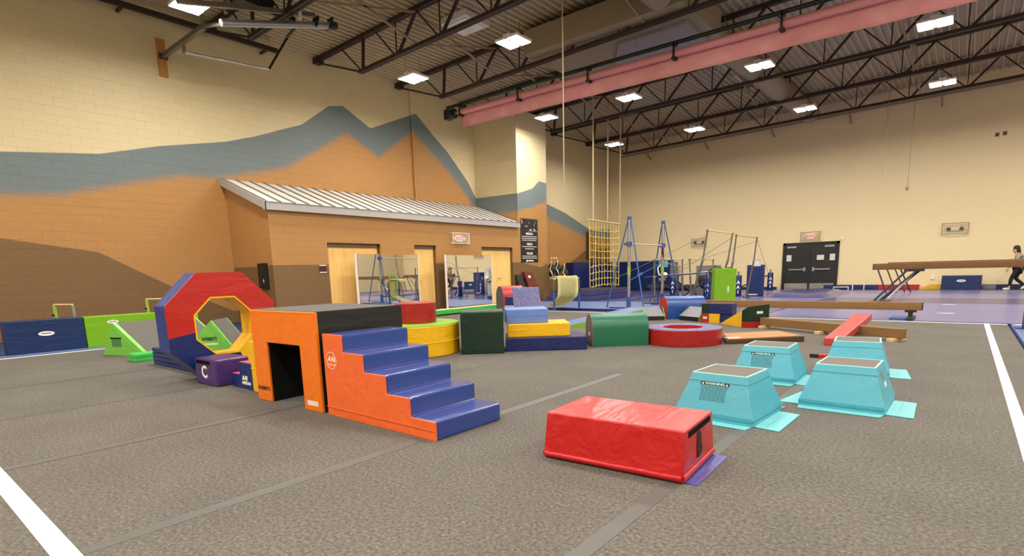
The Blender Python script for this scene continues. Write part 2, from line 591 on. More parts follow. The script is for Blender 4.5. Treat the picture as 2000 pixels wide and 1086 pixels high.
X_, Y_, Z_ = (1, 0, 0), (0, 1, 0), (0, 0, 1)
NY = (0, -1, 0)
# ------------------------------------------------------------------ camera
cam = bpy.data.cameras.new('camera')
co = bpy.data.objects.new('camera', cam)
COL.objects.link(co)
CR = ((0.77525479, 0.63110612, -0.02617406), (0.08788915, -0.14881282, -0.9849519), (-0.6255042, 0.76128826, -0.17083523))
right, down, fwd = (Vector(v) for v in CR)
M = Matrix((right, -down, -fwd)).transposed().to_4x4()
M.translation = Vector((0, 0, 1.22))
co.matrix_world = M
cam.sensor_width = 36
cam.lens = 1068.219 * 36 / 2000
cam.shift_y = (716.366 - 543) / 2000
cam.clip_start = 0.05
cam.clip_end = 100
sc.camera = co

# ------------------------------------------------------------------ room
XL, XR, YB, YF, ZF, ZT = -16.7, 8.0, -8.0, 29.9, -0.05, 8.9
def deck(x):
    return 8.12 + 0.02 * (x + 16.7)
CB = [(2.0, 4.04), (2.76, 4.13), (4.61, 4.34), (5.95, 4.72), (7.69, 5.1), (8.61, 5.4), (9.62, 5.8), (10.13, 5.99), (11.18, 6.76), (11.73, 6.87), (12.8, 6.34), (14.96, 7.25), (15.84, 6.58), (16.56, 6.08), (17.69, 5.05), (18.16, 4.4), (21.0, 5.0), (23.49, 4.56), (25.1, 4.23), (27.53, 3.5), (29.91, 3.56)]
BO = [(2.0, 3.2), (2.63, 3.21), (3.76, 3.29), (4.0, 3.38), (6.42, 4.04), (7.21, 4.04), (7.58, 4.12), (9.5, 4.62), (11.8, 6.01), (13.07, 5.39), (14.73, 6.58), (16.57, 5.34), (17.66, 4.4), (17.91, 4.09), (21.0, 4.2), (23.48, 3.89), (27.17, 3.05), (28.94, 2.98)]
OB = [(2.0, 2.33), (2.5, 2.26), (4.28, 1.97), (5.77, 1.1), (7.4, 0.3), (18.0, 0.3), (20.3, 1.5), (23.46, 1.52), (25.31, 1.51), (25.87, 1.76), (27.25, 2.34), (29.9, 2.5)]
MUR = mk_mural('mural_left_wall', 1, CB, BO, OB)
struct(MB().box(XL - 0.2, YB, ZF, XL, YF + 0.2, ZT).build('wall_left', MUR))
struct(MB().box(XL - 0.2, YF, ZF, XR + 0.2, YF + 0.2, ZT).build('wall_far', FARWALL))
struct(MB().box(XR, YB, ZF, XR + 0.2, YF, ZT).build('wall_right', SIDEWALL))
struct(MB().box(XL - 0.2, YB - 0.2, ZF, XR + 0.2, YB, ZT).build('wall_back', FARWALL))
struct(MB().box(XL - 0.2, YB - 0.2, ZF - 0.2, XR + 0.2, YF + 0.2, ZF).build('floor', FLOORC))
# painted conduit on the mural
struct(MB().tube((XL + 0.05, 14.72, 3.95), (XL + 0.05, 14.72, 8.1), 0.055).build('trim_1', MUR))
# pilaster: side face carries its own piece of the mural, front another
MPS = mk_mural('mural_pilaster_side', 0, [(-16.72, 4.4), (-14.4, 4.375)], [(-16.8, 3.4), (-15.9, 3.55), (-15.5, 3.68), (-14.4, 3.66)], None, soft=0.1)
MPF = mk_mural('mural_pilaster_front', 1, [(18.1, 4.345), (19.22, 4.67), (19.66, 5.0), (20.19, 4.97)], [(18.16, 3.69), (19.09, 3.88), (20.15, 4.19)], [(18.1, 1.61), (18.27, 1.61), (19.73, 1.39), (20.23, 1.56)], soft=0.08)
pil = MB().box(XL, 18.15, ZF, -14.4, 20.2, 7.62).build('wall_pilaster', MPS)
pil.data.materials.append(MPF)
pil.data.materials.append(SIDEWALL)
for p in pil.data.polygons:
    if p.normal.x > 0.5: p.material_index = 1
    if p.normal.z > 0.5: p.material_index = 2
struct(pil)

# lean-to store room along the left wall
SX, SY0, SY1 = -14.4, 7.53, 18.15
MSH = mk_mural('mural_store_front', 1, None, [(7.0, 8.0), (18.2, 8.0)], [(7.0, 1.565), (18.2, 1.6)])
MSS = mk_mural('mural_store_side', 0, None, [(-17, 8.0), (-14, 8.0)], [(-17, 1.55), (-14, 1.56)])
DOORS = ((9.22, 11.12), (12.52, 13.52), (15.88, 17.78))
DT = 2.2
fr = MB()
edges = [SY0] + [v for d in DOORS for v in d] + [SY1]
for i in range(0, len(edges), 2):
    fr.box(SX - 0.2, edges[i], ZF, SX, edges[i + 1], DT)
fr.box(SX - 0.2, SY0, DT, SX, SY1, 3.05)
struct(fr.build('wall_store_front', MSH))
struct(MB().prism([(XL, ZF), (SX - 0.2, ZF), (SX - 0.2, 3.05), (XL, 3.95)], SY0, SY0 + 0.2).build('wall_store_side', MSS))
# standing seam roof of the store room
rf = MB().prism([(SX + 0.1, 3.16), (XL, 4.02), (XL, 4.06), (SX + 0.1, 3.2)], SY0 - 0.1, SY1).build('roof_store', ROOFMET)
rf.name = 'ceiling_store_roof'
struct(rf)
rb = MB()
yy = SY0 - 0.08
while yy < SY1:
    rb.hexa([(SX + 0.11, yy, 3.195), (SX + 0.11, yy + 0.035, 3.195), (XL, yy + 0.035, 4.055), (XL, yy, 4.055), (SX + 0.11, yy, 3.235), (SX + 0.11, yy + 0.035, 3.235), (XL, yy + 0.035, 4.095), (XL, yy, 4.095)])
    yy += 0.41
rbo = rb.build('standing_seam', SEAMG, rf)
MB().box(SX + 0.0, SY0 - 0.12, 3.0, SX + 0.13, SY1, 3.19).build('fascia', FASCIA, rf)
MB().hexa([(SX + 0.13, SY0 - 0.13, 3.0), (SX + 0.13, SY0 - 0.09, 3.0), (XL, SY0 - 0.09, 3.87), (XL, SY0 - 0.13, 3.87), (SX + 0.13, SY0 - 0.13, 3.21), (SX + 0.13, SY0 - 0.09, 3.21), (XL, SY0 - 0.09, 4.08), (XL, SY0 - 0.13, 4.08)]).build('rake_board', FASCIA, rf)
MB().box(SX, SY0 - 0.1, 3.19, SX + 0.14, SY1, 3.21).build('drip_edge', SEAMG, rf)
for n, (a, b) in enumerate(DOORS):
    d = MB().box(SX - 0.14, a, ZF, SX - 0.07, a + 0.05, DT).box(SX - 0.14, b - 0.05, ZF, SX - 0.07, b, DT).box(SX - 0.14, a, DT - 0.12, SX - 0.07, b, DT).build('door_%d' % (n + 1), DOORFRAME)
    struct(d, ['pair of maple doors nearest on the orange wall', 'single maple door between the two mirrors', 'pair of maple doors beside the black banner'][n])
    leaves = [(a + 0.05, b - 0.05)] if b - a < 1.3 else [(a + 0.05, (a + b) / 2 - 0.003), ((a + b) / 2 + 0.003, b - 0.05)]
    for k, (u, v) in enumerate(leaves):
        lf = MB().box(SX - 0.16, u, ZF + 0.01, SX - 0.11, v, DT - 0.12).build('door_leaf', MAPLE, d)
    hy = leaves[-1][0] + 0.12
    MB().tube((SX - 0.11, hy, 0.98), (SX - 0.05, hy, 0.98), 0.022).tube((SX - 0.055, hy, 0.98), (SX - 0.055, hy + 0.14, 0.98), 0.011).build('door_handle', CHROME, lf, smooth=True)
    for hz in (0.25, 1.1, 1.85):
        MB().tube((SX - 0.1, a + 0.05, hz), (SX - 0.1, a + 0.05, hz + 0.11), 0.012).build('hinge', GREYPOST, d)
# steel deck ceiling with ribs along the hall
dk = bmesh.new()
pts = []
x = XL - 0.1
while x < XR + 0.1:
    z = deck(x)
    pts += [(x, z), (x + 0.05, z), (x + 0.065, z + 0.085), (x + 0.195, z + 0.085), (x + 0.21, z)]
    x += 0.21
A = [dk.verts.new((u, YB, v)) for u, v in pts]
B = [dk.verts.new((u, YF, v)) for u, v in pts]
for i in range(len(pts) - 1):
    dk.faces.new((A[i], A[i + 1], B[i + 1], B[i]))
me = bpy.data.meshes.new('ceiling')
dk.to_mesh(me)
dk.free()
me.materials.append(DECK)
ce = bpy.data.objects.new('ceiling', me)
COL.objects.link(ce)
struct(ce)

# roof joists
JY = [1.0, 4.28, 7.56, 10.84, 14.12, 17.4, 20.7, 24.0, 27.3]
def zb(x):
    return 7.19 + 0.02 * (x + 14.4)
JN = ['ninth', 'eighth', 'seventh', 'sixth', 'fifth', 'fourth', 'third', 'second', 'first']
for i, y in enumerate(JY):
    J = thing('roof_joist', 'dark brown steel roof joist, %s from the far wall' % JN[i], 'roof joist', (XL, y, deck(XL)), 0, 'steel roof joists')
    J['kind'] = 'structure'
    o = Vector((XL, y, deck(XL)))
    def L(x, z, dy=0.0):
        return Vector((x, y + dy, z)) - o
    tc = MB()
    for dy in (-0.045, 0.045):
        tc.bar(L(XL + 0.02, deck(XL) - 0.07, dy), L(XR, deck(XR) - 0.07, dy), 0.065, 0.11)
    tc.build('top_chord', JOIST, J)
    bc = MB()
    for dy in (-0.045, 0.045):
        bc.bar(L(-14.45, zb(-14.45), dy), L(XR, zb(XR), dy), 0.065, 0.09)
    bc.build('bottom_chord', JOIST, J)
    MB().bar(L(XL + 0.1, deck(XL) - 0.16), L(-14.4, zb(-14.4)), 0.05, 0.05).build('end_web', JOIST, J)
    MB().box(XL - o.x, -0.12, -0.2, XL + 0.25 - o.x, 0.12, -0.03).build('joist_seat', JOIST, J)
    MB().bar(L(-14.3, zb(-14.3)), L(-14.2, deck(-14.2) - 0.1), 0.07, 0.07).build('web_bar', JOIST, J)
    x = -12.75
    MB().bar(L(-15.3, deck(-15.3) - 0.1), L(-14.35, zb(-14.35)), 0.035, 0.035).build('web_bar', JOIST, J)
    while x < XR:
        if x < 4.5:
            MB().bar(L(x - 0.88, deck(x - 0.88) - 0.1), L(x - 0.05, zb(x)), 0.035, 0.035).build('web_bar', JOIST, J)
            MB().bar(L(x, zb(x)), L(x, deck(x) - 0.1), 0.03, 0.03).build('web_bar', JOIST, J)
            MB().bar(L(x + 0.05, zb(x)), L(x + 0.88, deck(x + 0.88) - 0.1), 0.065, 0.065).build('web_bar', JOIST, J)
        x += 1.75
    if i < len(JY) - 1:
        y2 = JY[i + 1] - y
        for bx in (-11.9, -6.9, -1.9, 3.1):
            if bx == -6.9 and 12 < y < 18: continue
            p, q = L(bx, zb(bx) + 0.05), L(bx, deck(bx) - 0.13)
            MB().bar(p, q + Vector((0, y2, 0)), 0.045, 0.045).build('bridging_bar', TANBAR, J)
            MB().bar(q, p + Vector((0, y2, 0)), 0.045, 0.045).build('bridging_bar', TANBAR, J)

# high bay lamps: housing, two lenses, two hanging wires
LZ = 7.0
LAMP_WATT, LAMP_COL, LAMP_SPREAD = 88.0, (1.0, 0.93, 0.83), 174.0
def lamp0():
    t = thing('high_bay_lamp', '', 'ceiling lamp', (0, 0, LZ), 0, 'high bay lamps under the roof')
    MB().box(-0.36, -0.31, 0.0, 0.36, 0.31, 0.06).box(-0.09, -0.31, 0.06, 0.09, 0.31, 0.11).build('housing', SIGNW, t)
    for s in (-1, 1):
        MB().box(s * 0.19 - 0.14, -0.29, -0.012, s * 0.19 + 0.14, 0.29, -0.002).build('lens', LENS, t)
    for s in (-1, 1):
        la = bpy.data.lights.new('lamp_light', 'AREA')
        la.shape = 'RECTANGLE'
        la.size, la.size_y = 0.28, 0.58
        la.energy = LAMP_WATT
        la.color = LAMP_COL
        la.spread = math.radians(LAMP_SPREAD)
        lo = bpy.data.objects.new('lamp_light', la)
        COL.objects.link(lo)
        lo.parent = t
        lo.location = (s * 0.19, 0, -0.02)
    for s in (-1, 1):
        MB().tube((0, s * 0.28, 0.1), (0, s * 0.28, 0.62), 0.006, n=6).build('hanging_wire', GREYPOST, t)
    return t
LX = {-13.3: 'over the left wall side', -9.45: 'second from the left wall', -5.2: 'third from the left wall', -1.1: 'fourth from the left wall', 3.0: 'fifth from the left wall', 7.0: 'sixth from the left wall'}
LY = {-6.6: 'row behind the camera', -0.5: 'row over the camera', 5.7: 'nearest row', 11.9: 'second row', 18.2: 'third row', 24.2: 'row nearest the far wall'}
lp = None
for ly, rn in LY.items():
    for lx, cn in LX.items():
        lab = 'white high bay lamp, %s, %s' % (cn, rn)
        if lp is None:
            lp = lamp0()
            lp['label'] = lab
            lp.location = (lx, ly, LZ)
        else:
            dup(lp, (lx + (0.38 if lx < -13 and ly == 18.2 else 0), ly, LZ), 0, lab)

# duct work
t = thing('air_duct', 'tan round air duct running through the roof joists', 'air duct', (-6.25, 8.0, 7.72))
MB().tube((0, 0, 0), (0, 5.6, 0), 0.36, n=28).build('round_duct', DUCT, t, smooth='auto')
MB().tube((0.05, 8.2, 0), (0.35, 20.6, 0.05), 0.36, n=28).build('round_duct', DUCT, t, smooth='auto')
MB().box(-4.3, 5.75, -0.28, 0.5, 8.4, 0.38).bevel(0.02).build('duct_box', DUCT, t)
MB().prism([(-2.75, 8.38), (-1.75, 6.75), (0.2, 6.75), (0.2, 8.38)], -0.36, -0.281, 'z').build('duct_liner', DUCTG, t)
for gy in (10.9, 12.4, 16.8):
    g = MB().ring([(-0.2, -0.15), (0.2, -0.15), (0.2, 0.15), (-0.2, 0.15)], [(-0.16, -0.11), (0.16, -0.11), (0.16, 0.11), (-0.16, 0.11)], -0.02, 0.02, 'y').build('grille_frame', PAPER, t, at=(-0.28, gy, -0.26))
    g.rotation_euler = (0.9, 0.2, -1.2)
    h = MB().box(-0.16, -0.008, -0.11, 0.16, 0.008, 0.11).build('grille_mesh', GREYPOST, g)
t = thing('lit_ceiling_patch', 'pale square panel standing for a lit ceiling patch between the joists', 'ceiling panel', (-11.5, 12.3, deck(-11.5)))  # pale panel added for a lit patch of ceiling, brightness put in colour
MB().box(-0.5, -0.5, -0.16, 0.5, 0.5, 0.02).bevel(0.02).build('patch_base', PAPER, t)
MB().box(-0.4, -0.4, -0.19, 0.4, 0.4, -0.155).build('patch_panel', SIGNW, t)

# rolled divider curtain hung across the hall
CY = 14.95
t = thing('divider_curtain', 'long rolled coral red divider curtain hanging under the roof joists', 'curtain', (-14.4, CY, 6.85))
# local x runs along the curtain, slight rise of the joists
def cz(x, z0):
    return z0 - 0.008 * x
MB().tube((0.0, 0, 0.0), (20.5, 0, cz(20.5, 0.0)), 0.1, n=20).build('curtain_roll', VROLL, t, smooth='auto')
cm = bmesh.new()
prev = None
nx = 160
for k in range(nx + 1):
    x = 20.5 * k / nx
    dz = -0.008 * x
    row = []
    for j, (yy, zz) in enumerate(((0.09, 0.03), (0.1, -0.16), (0.1, -0.36), (0.09, -0.37), (0.1, -0.5))):
        row.append(cm.verts.new((x, yy + 0.012 * math.sin(x * 5.3 + j) + 0.008 * math.sin(x * 13.7 + 2 * j), zz + dz)))
    if prev:
        for a in range(4):
            cm.faces.new((prev[a], row[a], row[a + 1], prev[a + 1]))
    prev = row
bmesh.ops.solidify(cm, geom=cm.faces[:], thickness=0.004)
mb = MB()
mb.bm.free()
mb.bm = cm
mb.build('curtain_skirt', VCURT, t, smooth=True)
MB().tube((-0.62, 0.02, 0.27), (20.5, 0.02, 0.27 - 0.15), 0.055, n=14).build('support_pipe', flat('dark_pipe', rgb(48, 58, 54), 0.3, metal=0.5), t, smooth='auto')
MB().tube((-0.45, -0.02, 0.0), (-0.2, -0.02, 0.0), 0.17, n=18).box(-0.62, -0.16, -0.16, -0.42, 0.1, 0.16).tube((-0.55, -0.2, -0.05), (-0.55, -0.16, -0.05), 0.04).build('winch_motor', BLACK, t)
MB().tube((-0.3, 0, 0.0), (0.02, 0, 0.0), 0.05, n=12).build('drive_shaft', STEEL, t)
for k in range(8):
    x = 0.12 + 2.62 * k
    h = MB().box(x - 0.025, -0.13, -0.13, x + 0.025, -0.105, 0.2).box(x - 0.05, -0.15, -0.16, x + 0.05, 0.06, -0.11).box(x - 0.035, -0.13, 0.17, x + 0.035, 0.06, 0.24).build('roll_bracket', BLACK, t)
    h.location.z = -0.008 * x
for k in range(9):
    x = -0.35 + 2.4 * k
    MB().tube((x, 0.02, 0.2 - 0.008 * x), (x, 0.02, 0.56 if 3.5 < x < 9.2 else 1.2), 0.007, n=6).build('hanger_rod', STEEL, t)

# folded basketball goal frame at the upper left
t = thing('folding_goal_frame', 'folded basketball goal frame of pipes and struts at the upper left wall', 'basketball goal', (XL, 6.28, 6.95))
def G(x, y, z):
    return (x - XL, y - 6.28, z - 6.95)
MB().box(*G(XL, 6.18, 6.48), *G(XL + 0.06, 6.38, 7.4)).build('wall_plank', WOODP, t)
MB().bar(G(XL + 0.04, 6.29, 6.97), G(-14.1, 6.3, 6.99), 0.1, 0.1).build('wall_arm', GREYPOST, t)
MB().tube(G(XL + 0.05, 6.2, 6.97), G(XL + 0.05, 6.4, 6.97), 0.07).build('arm_pivot', BLACK, t)
MB().bar(G(-15.3, 6.29, 6.9), G(-15.3, 6.29, 6.72), 0.06, 0.06).build('drop_link', GREYPOST, t)
MB().tube(G(-15.3, 6.29, 6.74), G(-15.3, 8.44, 6.88), 0.032).build('cross_rod', CHROME, t, smooth='auto')
MB().bar(G(-15.3, 8.44, 6.88), G(-15.3, 9.1, 7.9), 0.06, 0.05).build('strut', BLACK, t)
MB().tube(G(-12.6, 5.98, 6.55), G(-12.6, 8.72, 7.31), 0.075, n=16).build('main_pipe', STEEL, t, smooth='auto')
MB().tube(G(-12.6, 8.66, 7.29), G(-12.6, 8.82, 7.34), 0.085, n=16).build('pipe_cap', BLACK, t)
MB().bar(G(-12.6, 8.2, 7.12), G(-12.6, 8.28, 7.36), 0.22, 0.05).build('pipe_clamp', BLACK, t)
MB().bar(G(-12.6, 8.6, 7.2), G(-12.6, 8.68, 7.46), 0.2, 0.05).build('pipe_clamp', BLACK, t)
MB().bar(G(-12.7, 5.2, 6.75), G(-12.7, 8.3, 7.45), 0.09, 0.09).build('fold_beam', GREYPOST, t)
MB().tube(G(-12.6, 7.85, 7.15), G(-12.6, 7.85, 8.1), 0.045).build('hanger_pipe', SIGNW, t, smooth='auto')
MB().tube(G(-13.0, 6.3, 6.95), G(-13.0, 6.35, 8.05), 0.04).build('hanger_pipe', GREYPOST, t, smooth='auto')
MB().bar(G(-14.1, 6.3, 7.0), G(-12.6, 6.6, 6.75), 0.07, 0.07).build('wall_arm', GREYPOST, t)
MB().bar(G(-13.1, 5.6, 7.5), G(-13.1, 8.0, 7.35), 0.12, 0.1).build('fold_beam', BLACK, t)
MB().bar(G(-15.25, 9.05, 7.86), G(-12.6, 7.9, 7.2), 0.06, 0.05).build('strut', BLACK, t)
MB().box(*G(-13.6, 6.7, 7.45), *G(-13.2, 7.25, 7.8)).box(*G(-13.5, 7.3, 7.5), *G(-13.25, 7.6, 7.75)).bevel(0.03).build('winch', BLACK, t)
t = thing('mounting_rail', 'long dark steel rail along the top of the left wall', 'rail', (-16.2, 3.0, 7.78))
MB().box(-0.05, 0, -0.06, 0.05, 6.25, 0.06).build('channel', JOIST, t)
for yy in (0.6, 2.4, 4.2, 6.0):
    MB().box(-0.5, yy - 0.03, -0.03, -0.05, yy + 0.03, 0.03).build('wall_bracket', JOIST, t)
    MB().tube((0, yy, 0.05), (0, yy, 0.42), 0.012).build('hanger_rod', STEEL, t)
# conduit rail near the far wall
t = thing('ceiling_pipe', 'thin tan pipe running along the far wall below the roof joists', 'pipe', (-15.6, 29.2, 7.8))
MB().tube((0, 0, -0.35), (22, 0, 0.12), 0.045).build('pipe_run', TANBAR, t, smooth='auto')
for k in range(7):
    MB().bar((1.5 + 3.2 * k, -0.02, -0.3 + 0.07 * k), (1.5 + 3.2 * k, 0.66, -0.62 + 0.07 * k), 0.06, 0.06).build('wall_strut', TANBAR, t)
# ropes from the roof
def rope(name, label, x, y, z0, z1, r=0.012, mat=ROPE, group='ropes hanging from the roof', knob=None):
    t = thing(name, label, 'rope', (x, y, z1), 0, group)
    MB().tube((0, 0, z0 - z1), (0, 0, 0), r, n=6).build('rope_line', mat, t)
    if knob is not None:
        MB().sphere((0, 0, knob - z1), 0.06, sz=1.6).build('knot', mat, t, smooth=True)
    return t
rope('hanging_rope', 'single tan rope hanging in front of the curtain and banner pilaster', -7.72, 11.57, 3.15, deck(-7.7), 0.016)
rope('hanging_rope', 'left pale rope holding the climbing net bar', -12.2, 20.45, 3.3, deck(-12.2), 0.03, group='ropes above the climbing net')
rope('hanging_rope', 'middle pale rope holding the climbing net bar', -12.2, 21.65, 3.3, deck(-12.2), 0.03, group='ropes above the climbing net')
rope('hanging_rope', 'right pale rope holding the climbing net bar', -12.2, 22.75, 3.3, deck(-12.2), 0.03, group='ropes above the climbing net')
rope('pull_cord', 'thin cord on the far wall with a small white knob at its end', -2.05, 27.6, 4.1, deck(-2), 0.012, TANBAR, 'cords by the far wall', 4.1)
rope('pull_cord', 'thin pale cord left of the white knob cord by the far wall', -2.85, 27.0, 4.6, deck(-2.9), 0.009, TANBAR, 'cords by the far wall')
# ------------------------------------------------------------------ sprung floor with carpet
CX0, CX1, CY0, CY1 = -12.55, 0.72, -0.9, 13.93
t = thing('carpet_floor', 'large grey carpeted spring floor with white border lines', 'exercise floor', (0, 0, 0))
MB().box(CX0, CY0, -0.048, CX1, CY1, 0.0).build('carpet', CARPET, t)
H = 0.003
MB().box(-12.41, 0.5, 0, -12.34, CY1, H).build('white_line', LINEW, t)
MB().box(0.383, CY0, 0, 0.46, CY1, H).build('white_line', LINEW, t)
MB().box(CX0, 13.8, 0, CX1, 13.87, H).build('white_line', LINEW, t)
MB().box(CX0, 0.44, 0, 0.383, 0.535, H + 0.0005).build('white_line', LINEW, t)
for sx, y1, m in ((-3.04, 5.7, TAPE), (-1.19, 8.2, TAPE), (-4.89, 4.5, TAPEF)):
    MB().box(sx - 0.045, 0.54, 0, sx + 0.045, y1, H - 0.0012).build('seam_tape', m, t)
for sx, w in ((-4.84, 0.005), (-6.72, 0.006), (-8.77, 0.014), (-10.55, 0.006)):
    MB().box(sx - w, 0.54, 0, sx + w, 13.8, 0.0012).build('carpet_seam', SEAMD, t)
# purple-blue landing mats beyond the carpet
rows = [(13.96, 17.14), (17.16, 19.95), (19.97, 22.58), (22.6, 25.98), (26.0, 29.3)]
cols = [(-7.1, -3.742), (-3.738, 4.6)]
rn = ['nearest the carpet', 'in the second row', 'in the third row', 'in the fourth row', 'nearest the far wall']
cn = ['left', 'right']
for i, (a, b) in enumerate(rows):
    for j, (u, v) in enumerate(cols):
        t = thing('landing_mat', '%s purple-blue landing mat %s' % (cn[j], rn[i]), 'landing mat', (u, a, ZF), 0, 'purple-blue landing mats')
        MB().box(0.01, 0.01, 0, v - u - 0.01, b - a - 0.01, 0.067).bevel(0.008, 1).build('mat_body', VMAT if (i + j) % 3 else VMATB, t)
        MB().box(0.0, 0.0, 0.0, v - u, b - a, 0.05).build('mat_edge', VND, t)
        if j == 1 and i < 2:
            plate('white_mark', WHITE, t, (2.8, 0.35, 0.0675), X_, Y_, 0.34, 0.1, 0.001, oval=True)
            plate('white_mark', WHITE, t, (3.5, 2.2, 0.0675), X_, Y_, 0.34, 0.1, 0.001, oval=True)
for k, (a, b) in enumerate(((10.9, 13.9), (7.4, 10.86))):
    t = thing('landing_mat', ['sky blue mat touching the far right corner of the carpet', 'sky blue mat along the right edge of the carpet'][k], 'landing mat', (0.76, a, ZF), 0, 'sky blue mats on the right')
    MB().box(0.01, 0.01, 0, 2.6, b - a - 0.01, 0.06).bevel(0.008, 1).build('mat_body', VMATL, t)
    plate('white_mark', WHITE, t, (0.16, b - a - (0.15 if k == 0 else 1.0), 0.061), X_, Y_, 0.24, 0.09, 0.001, oval=True)
t = thing('padded_post', 'short blue padded post on the sky blue mat at the right edge', 'padded post', (0.98, 13.1, 0.01))
MB().tube((0, 0, 0.0), (0, 0, 0.34), 0.11, n=20).bevel(0.02).build('pad', VMATB, t, smooth='auto')
MB().box(-0.2, -0.2, 0.0, 0.2, 0.2, 0.012).build('base_plate', NAVYSTEEL, t)
# humped crash mat in front of the double doors
t = thing('crash_mat', 'rumpled violet crash mat lying before the black double doors', 'crash mat', (-5.85, 22.05, 0.018))
mb = MB()
g = 24
vs = {}
for i in range(g + 1):
    for j in range(g + 1):
        u, v = i / g, j / g
        z = 0.17 * min(1, 8 * u * (1 - u)) * min(1, 8 * v * (1 - v)) + 0.04 * math.sin(7 * u + 4 * v) * math.sin(PI * u) * math.sin(PI * v)
        vs[i, j] = mb.bm.verts.new((u * 2.3, v * 4.4, max(0.0, z)))
for i in range(g):
    for j in range(g):
        mb.bm.faces.new((vs[i, j], vs[i + 1, j], vs[i + 1, j + 1], vs[i, j + 1]))
mb.build('mat_body', VMATB, t, smooth=True)

# ------------------------------------------------------------------ helpers for foam shapes
def foam_box(name, label, cat, loc, rz, w, d, h, mat, group=None, seam=None, bev=0.014):
    t = thing(name, label, cat, loc, rz, group)
    MB().box(0, 0, 0, w, d, h).bevel(bev).build('cover', mat, t)
    if seam is not None:
        MB().box(-0.004, -0.004, seam - 0.004, w + 0.004, d + 0.004, seam + 0.004).build('seam_flap', mat, t)
    return t
def oval_badge(t, origin, x, y, w, h, word=None):
    b = plate('badge', WHITE, t, origin, x, y, w, h, 0.003, oval=True)
    z = Vector(x).cross(Vector(y))
    for k, (ww, dz) in enumerate(((0.62, 0.04), )):
        plate('badge_print', GREYTOP2, b, Vector(origin) + z * 0.003 + Vector(y) * (h * dz), x, y, w * ww, h * 0.24, 0.001)
    return b

# ------------------------------------------------------------------ tunnel block
W, D, HH = 1.13, 1.0, 0.914
t = thing('tunnel_block', 'orange and black foam cube with a square tunnel opening', 'tunnel block', (-5.53, 2.6, 0), 0.03)
o = [(0, 0), (0.27, 0), (0.31, 0.6), (0.9, 0.6), (0.86, 0), (W, 0), (W, HH), (0, HH)]
o = [(0, 0), (0.265, 0), (0.265, 0.6), (0.845, 0.6), (0.845, 0), (W, 0), (W, HH), (0, HH)]
MB().prism(o, 0.0, 0.03).bevel(0.008).build('front_panel', VO, t)
MB().prism(o, 0.03, D).build('shell', VBK, t)
MB().box(0.004, 0.012, HH, W - 0.004, D - 0.004, HH + 0.006).build('top_panel', TUNTOP, t)
MB().box(0.266, 0.02, 0.594, 0.844, D, 0.599).box(0.266, 0.02, 0, 0.271, D, 0.599).box(0.839, 0.02, 0, 0.844, D, 0.599).build('tunnel_lining', BLACKVOID, t)
MB().box(0.0, -0.003, HH - 0.012, W, 0.006, HH + 0.002).build('piping', flat('orange_piping', rgb(252, 150, 60), 0.5), t)
lg = text("NORBERT'S", 'logo', INKR, t, (0.135, -0.0005, 0.125), X_, Z_, 0.052, bold=0.0015, sx=0.85)
plate('care_label', PAPER, t, (0.985, 0, 0.075), X_, Z_, 0.17, 0.045, 0.002)

# ------------------------------------------------------------------ foam stairs
run0, run, rise, wid = 0.278, 0.283, 0.146, 0.737
t = thing('foam_stairs', 'five-step blue vinyl stairs with red-orange sides beside the tunnel block', 'stairs', (-4.32, 2.641, 0), -0.006)
pf = [(0, 0), (0, 5 * rise), (run0, 5 * rise)]
x = run0
for k in range(4, 0, -1):
    pf.append((x, k * rise)); x += run; pf.append((x, k * rise))
pf.append((x, 0))
MB().prism(pf, 0.0, 0.02).bevel(0.006).build('side_panel', VO2, t)
MB().prism([(u, v) for u, v in pf], 0.018, wid).bevel(0.018, 3).build('steps', VB, t)
MB().box(0.0, -0.006, 0.075, 1.41, 0.002, 0.083).build('seam_flap', VO2, t)
r = MB().ring([(0.078 * math.cos(2 * PI * k / 40), 0.078 * math.sin(2 * PI * k / 40)) for k in range(40)], [(0.07 * math.cos(2 * PI * k / 40), 0.07 * math.sin(2 * PI * k / 40)) for k in range(40)], -0.002, 0.001).build('logo_ring', flat('faded_white_print', rgb(246, 176, 146), 0.6), t, at=(0.115, 0, 0.5))
r.data.materials[0] = bpy.data.materials['faded_white_print']
text('AAI', 'logo', flat('pale_print', rgb(250, 206, 184), 0.6), t, (0.118, -0.0005, 0.512), X_, Z_, 0.062, bold=0.003, shear=0.25, sx=1.15)
text('AMERICAN', 'logo', bpy.data.materials['faded_white_print'], t, (0.118, -0.001, 0.462), X_, Z_, 0.024, bold=0.001)

# ------------------------------------------------------------------ octagon
def ngon(R, n=8, ph=PI / 8):
    return [(R * math.cos(ph + 2 * PI * k / n), R * math.sin(ph + 2 * PI * k / n)) for k in range(n)]
R8 = 0.709
zc = R8 * math.cos(PI / 8)
t = thing('octagon_ring', 'big octagonal tumbling ring with red, blue and yellow faces', 'octagon', (-7.14, 3.04, 0), 0)
Ro, Ri = ngon(R8), ngon(0.37)
secm = {0: VRD, 1: VRD, 2: VRD, 3: VRD, 4: VN, 5: VN, 6: VY, 7: VY}
def quad(mb, pts, a, b):
    return mb.prism(pts, a, b, 'x')
groups = {'red': [0, 1, 2, 3], 'navy': [4, 5], 'yellow': [6, 7]}
nm = {'red': VR, 'navy': VN, 'yellow': VY}
def midv(P, k):
    a, b = P[k % 8], P[(k + 1) % 8]
    return ((a[0] + b[0]) / 2, (a[1] + b[1]) / 2)
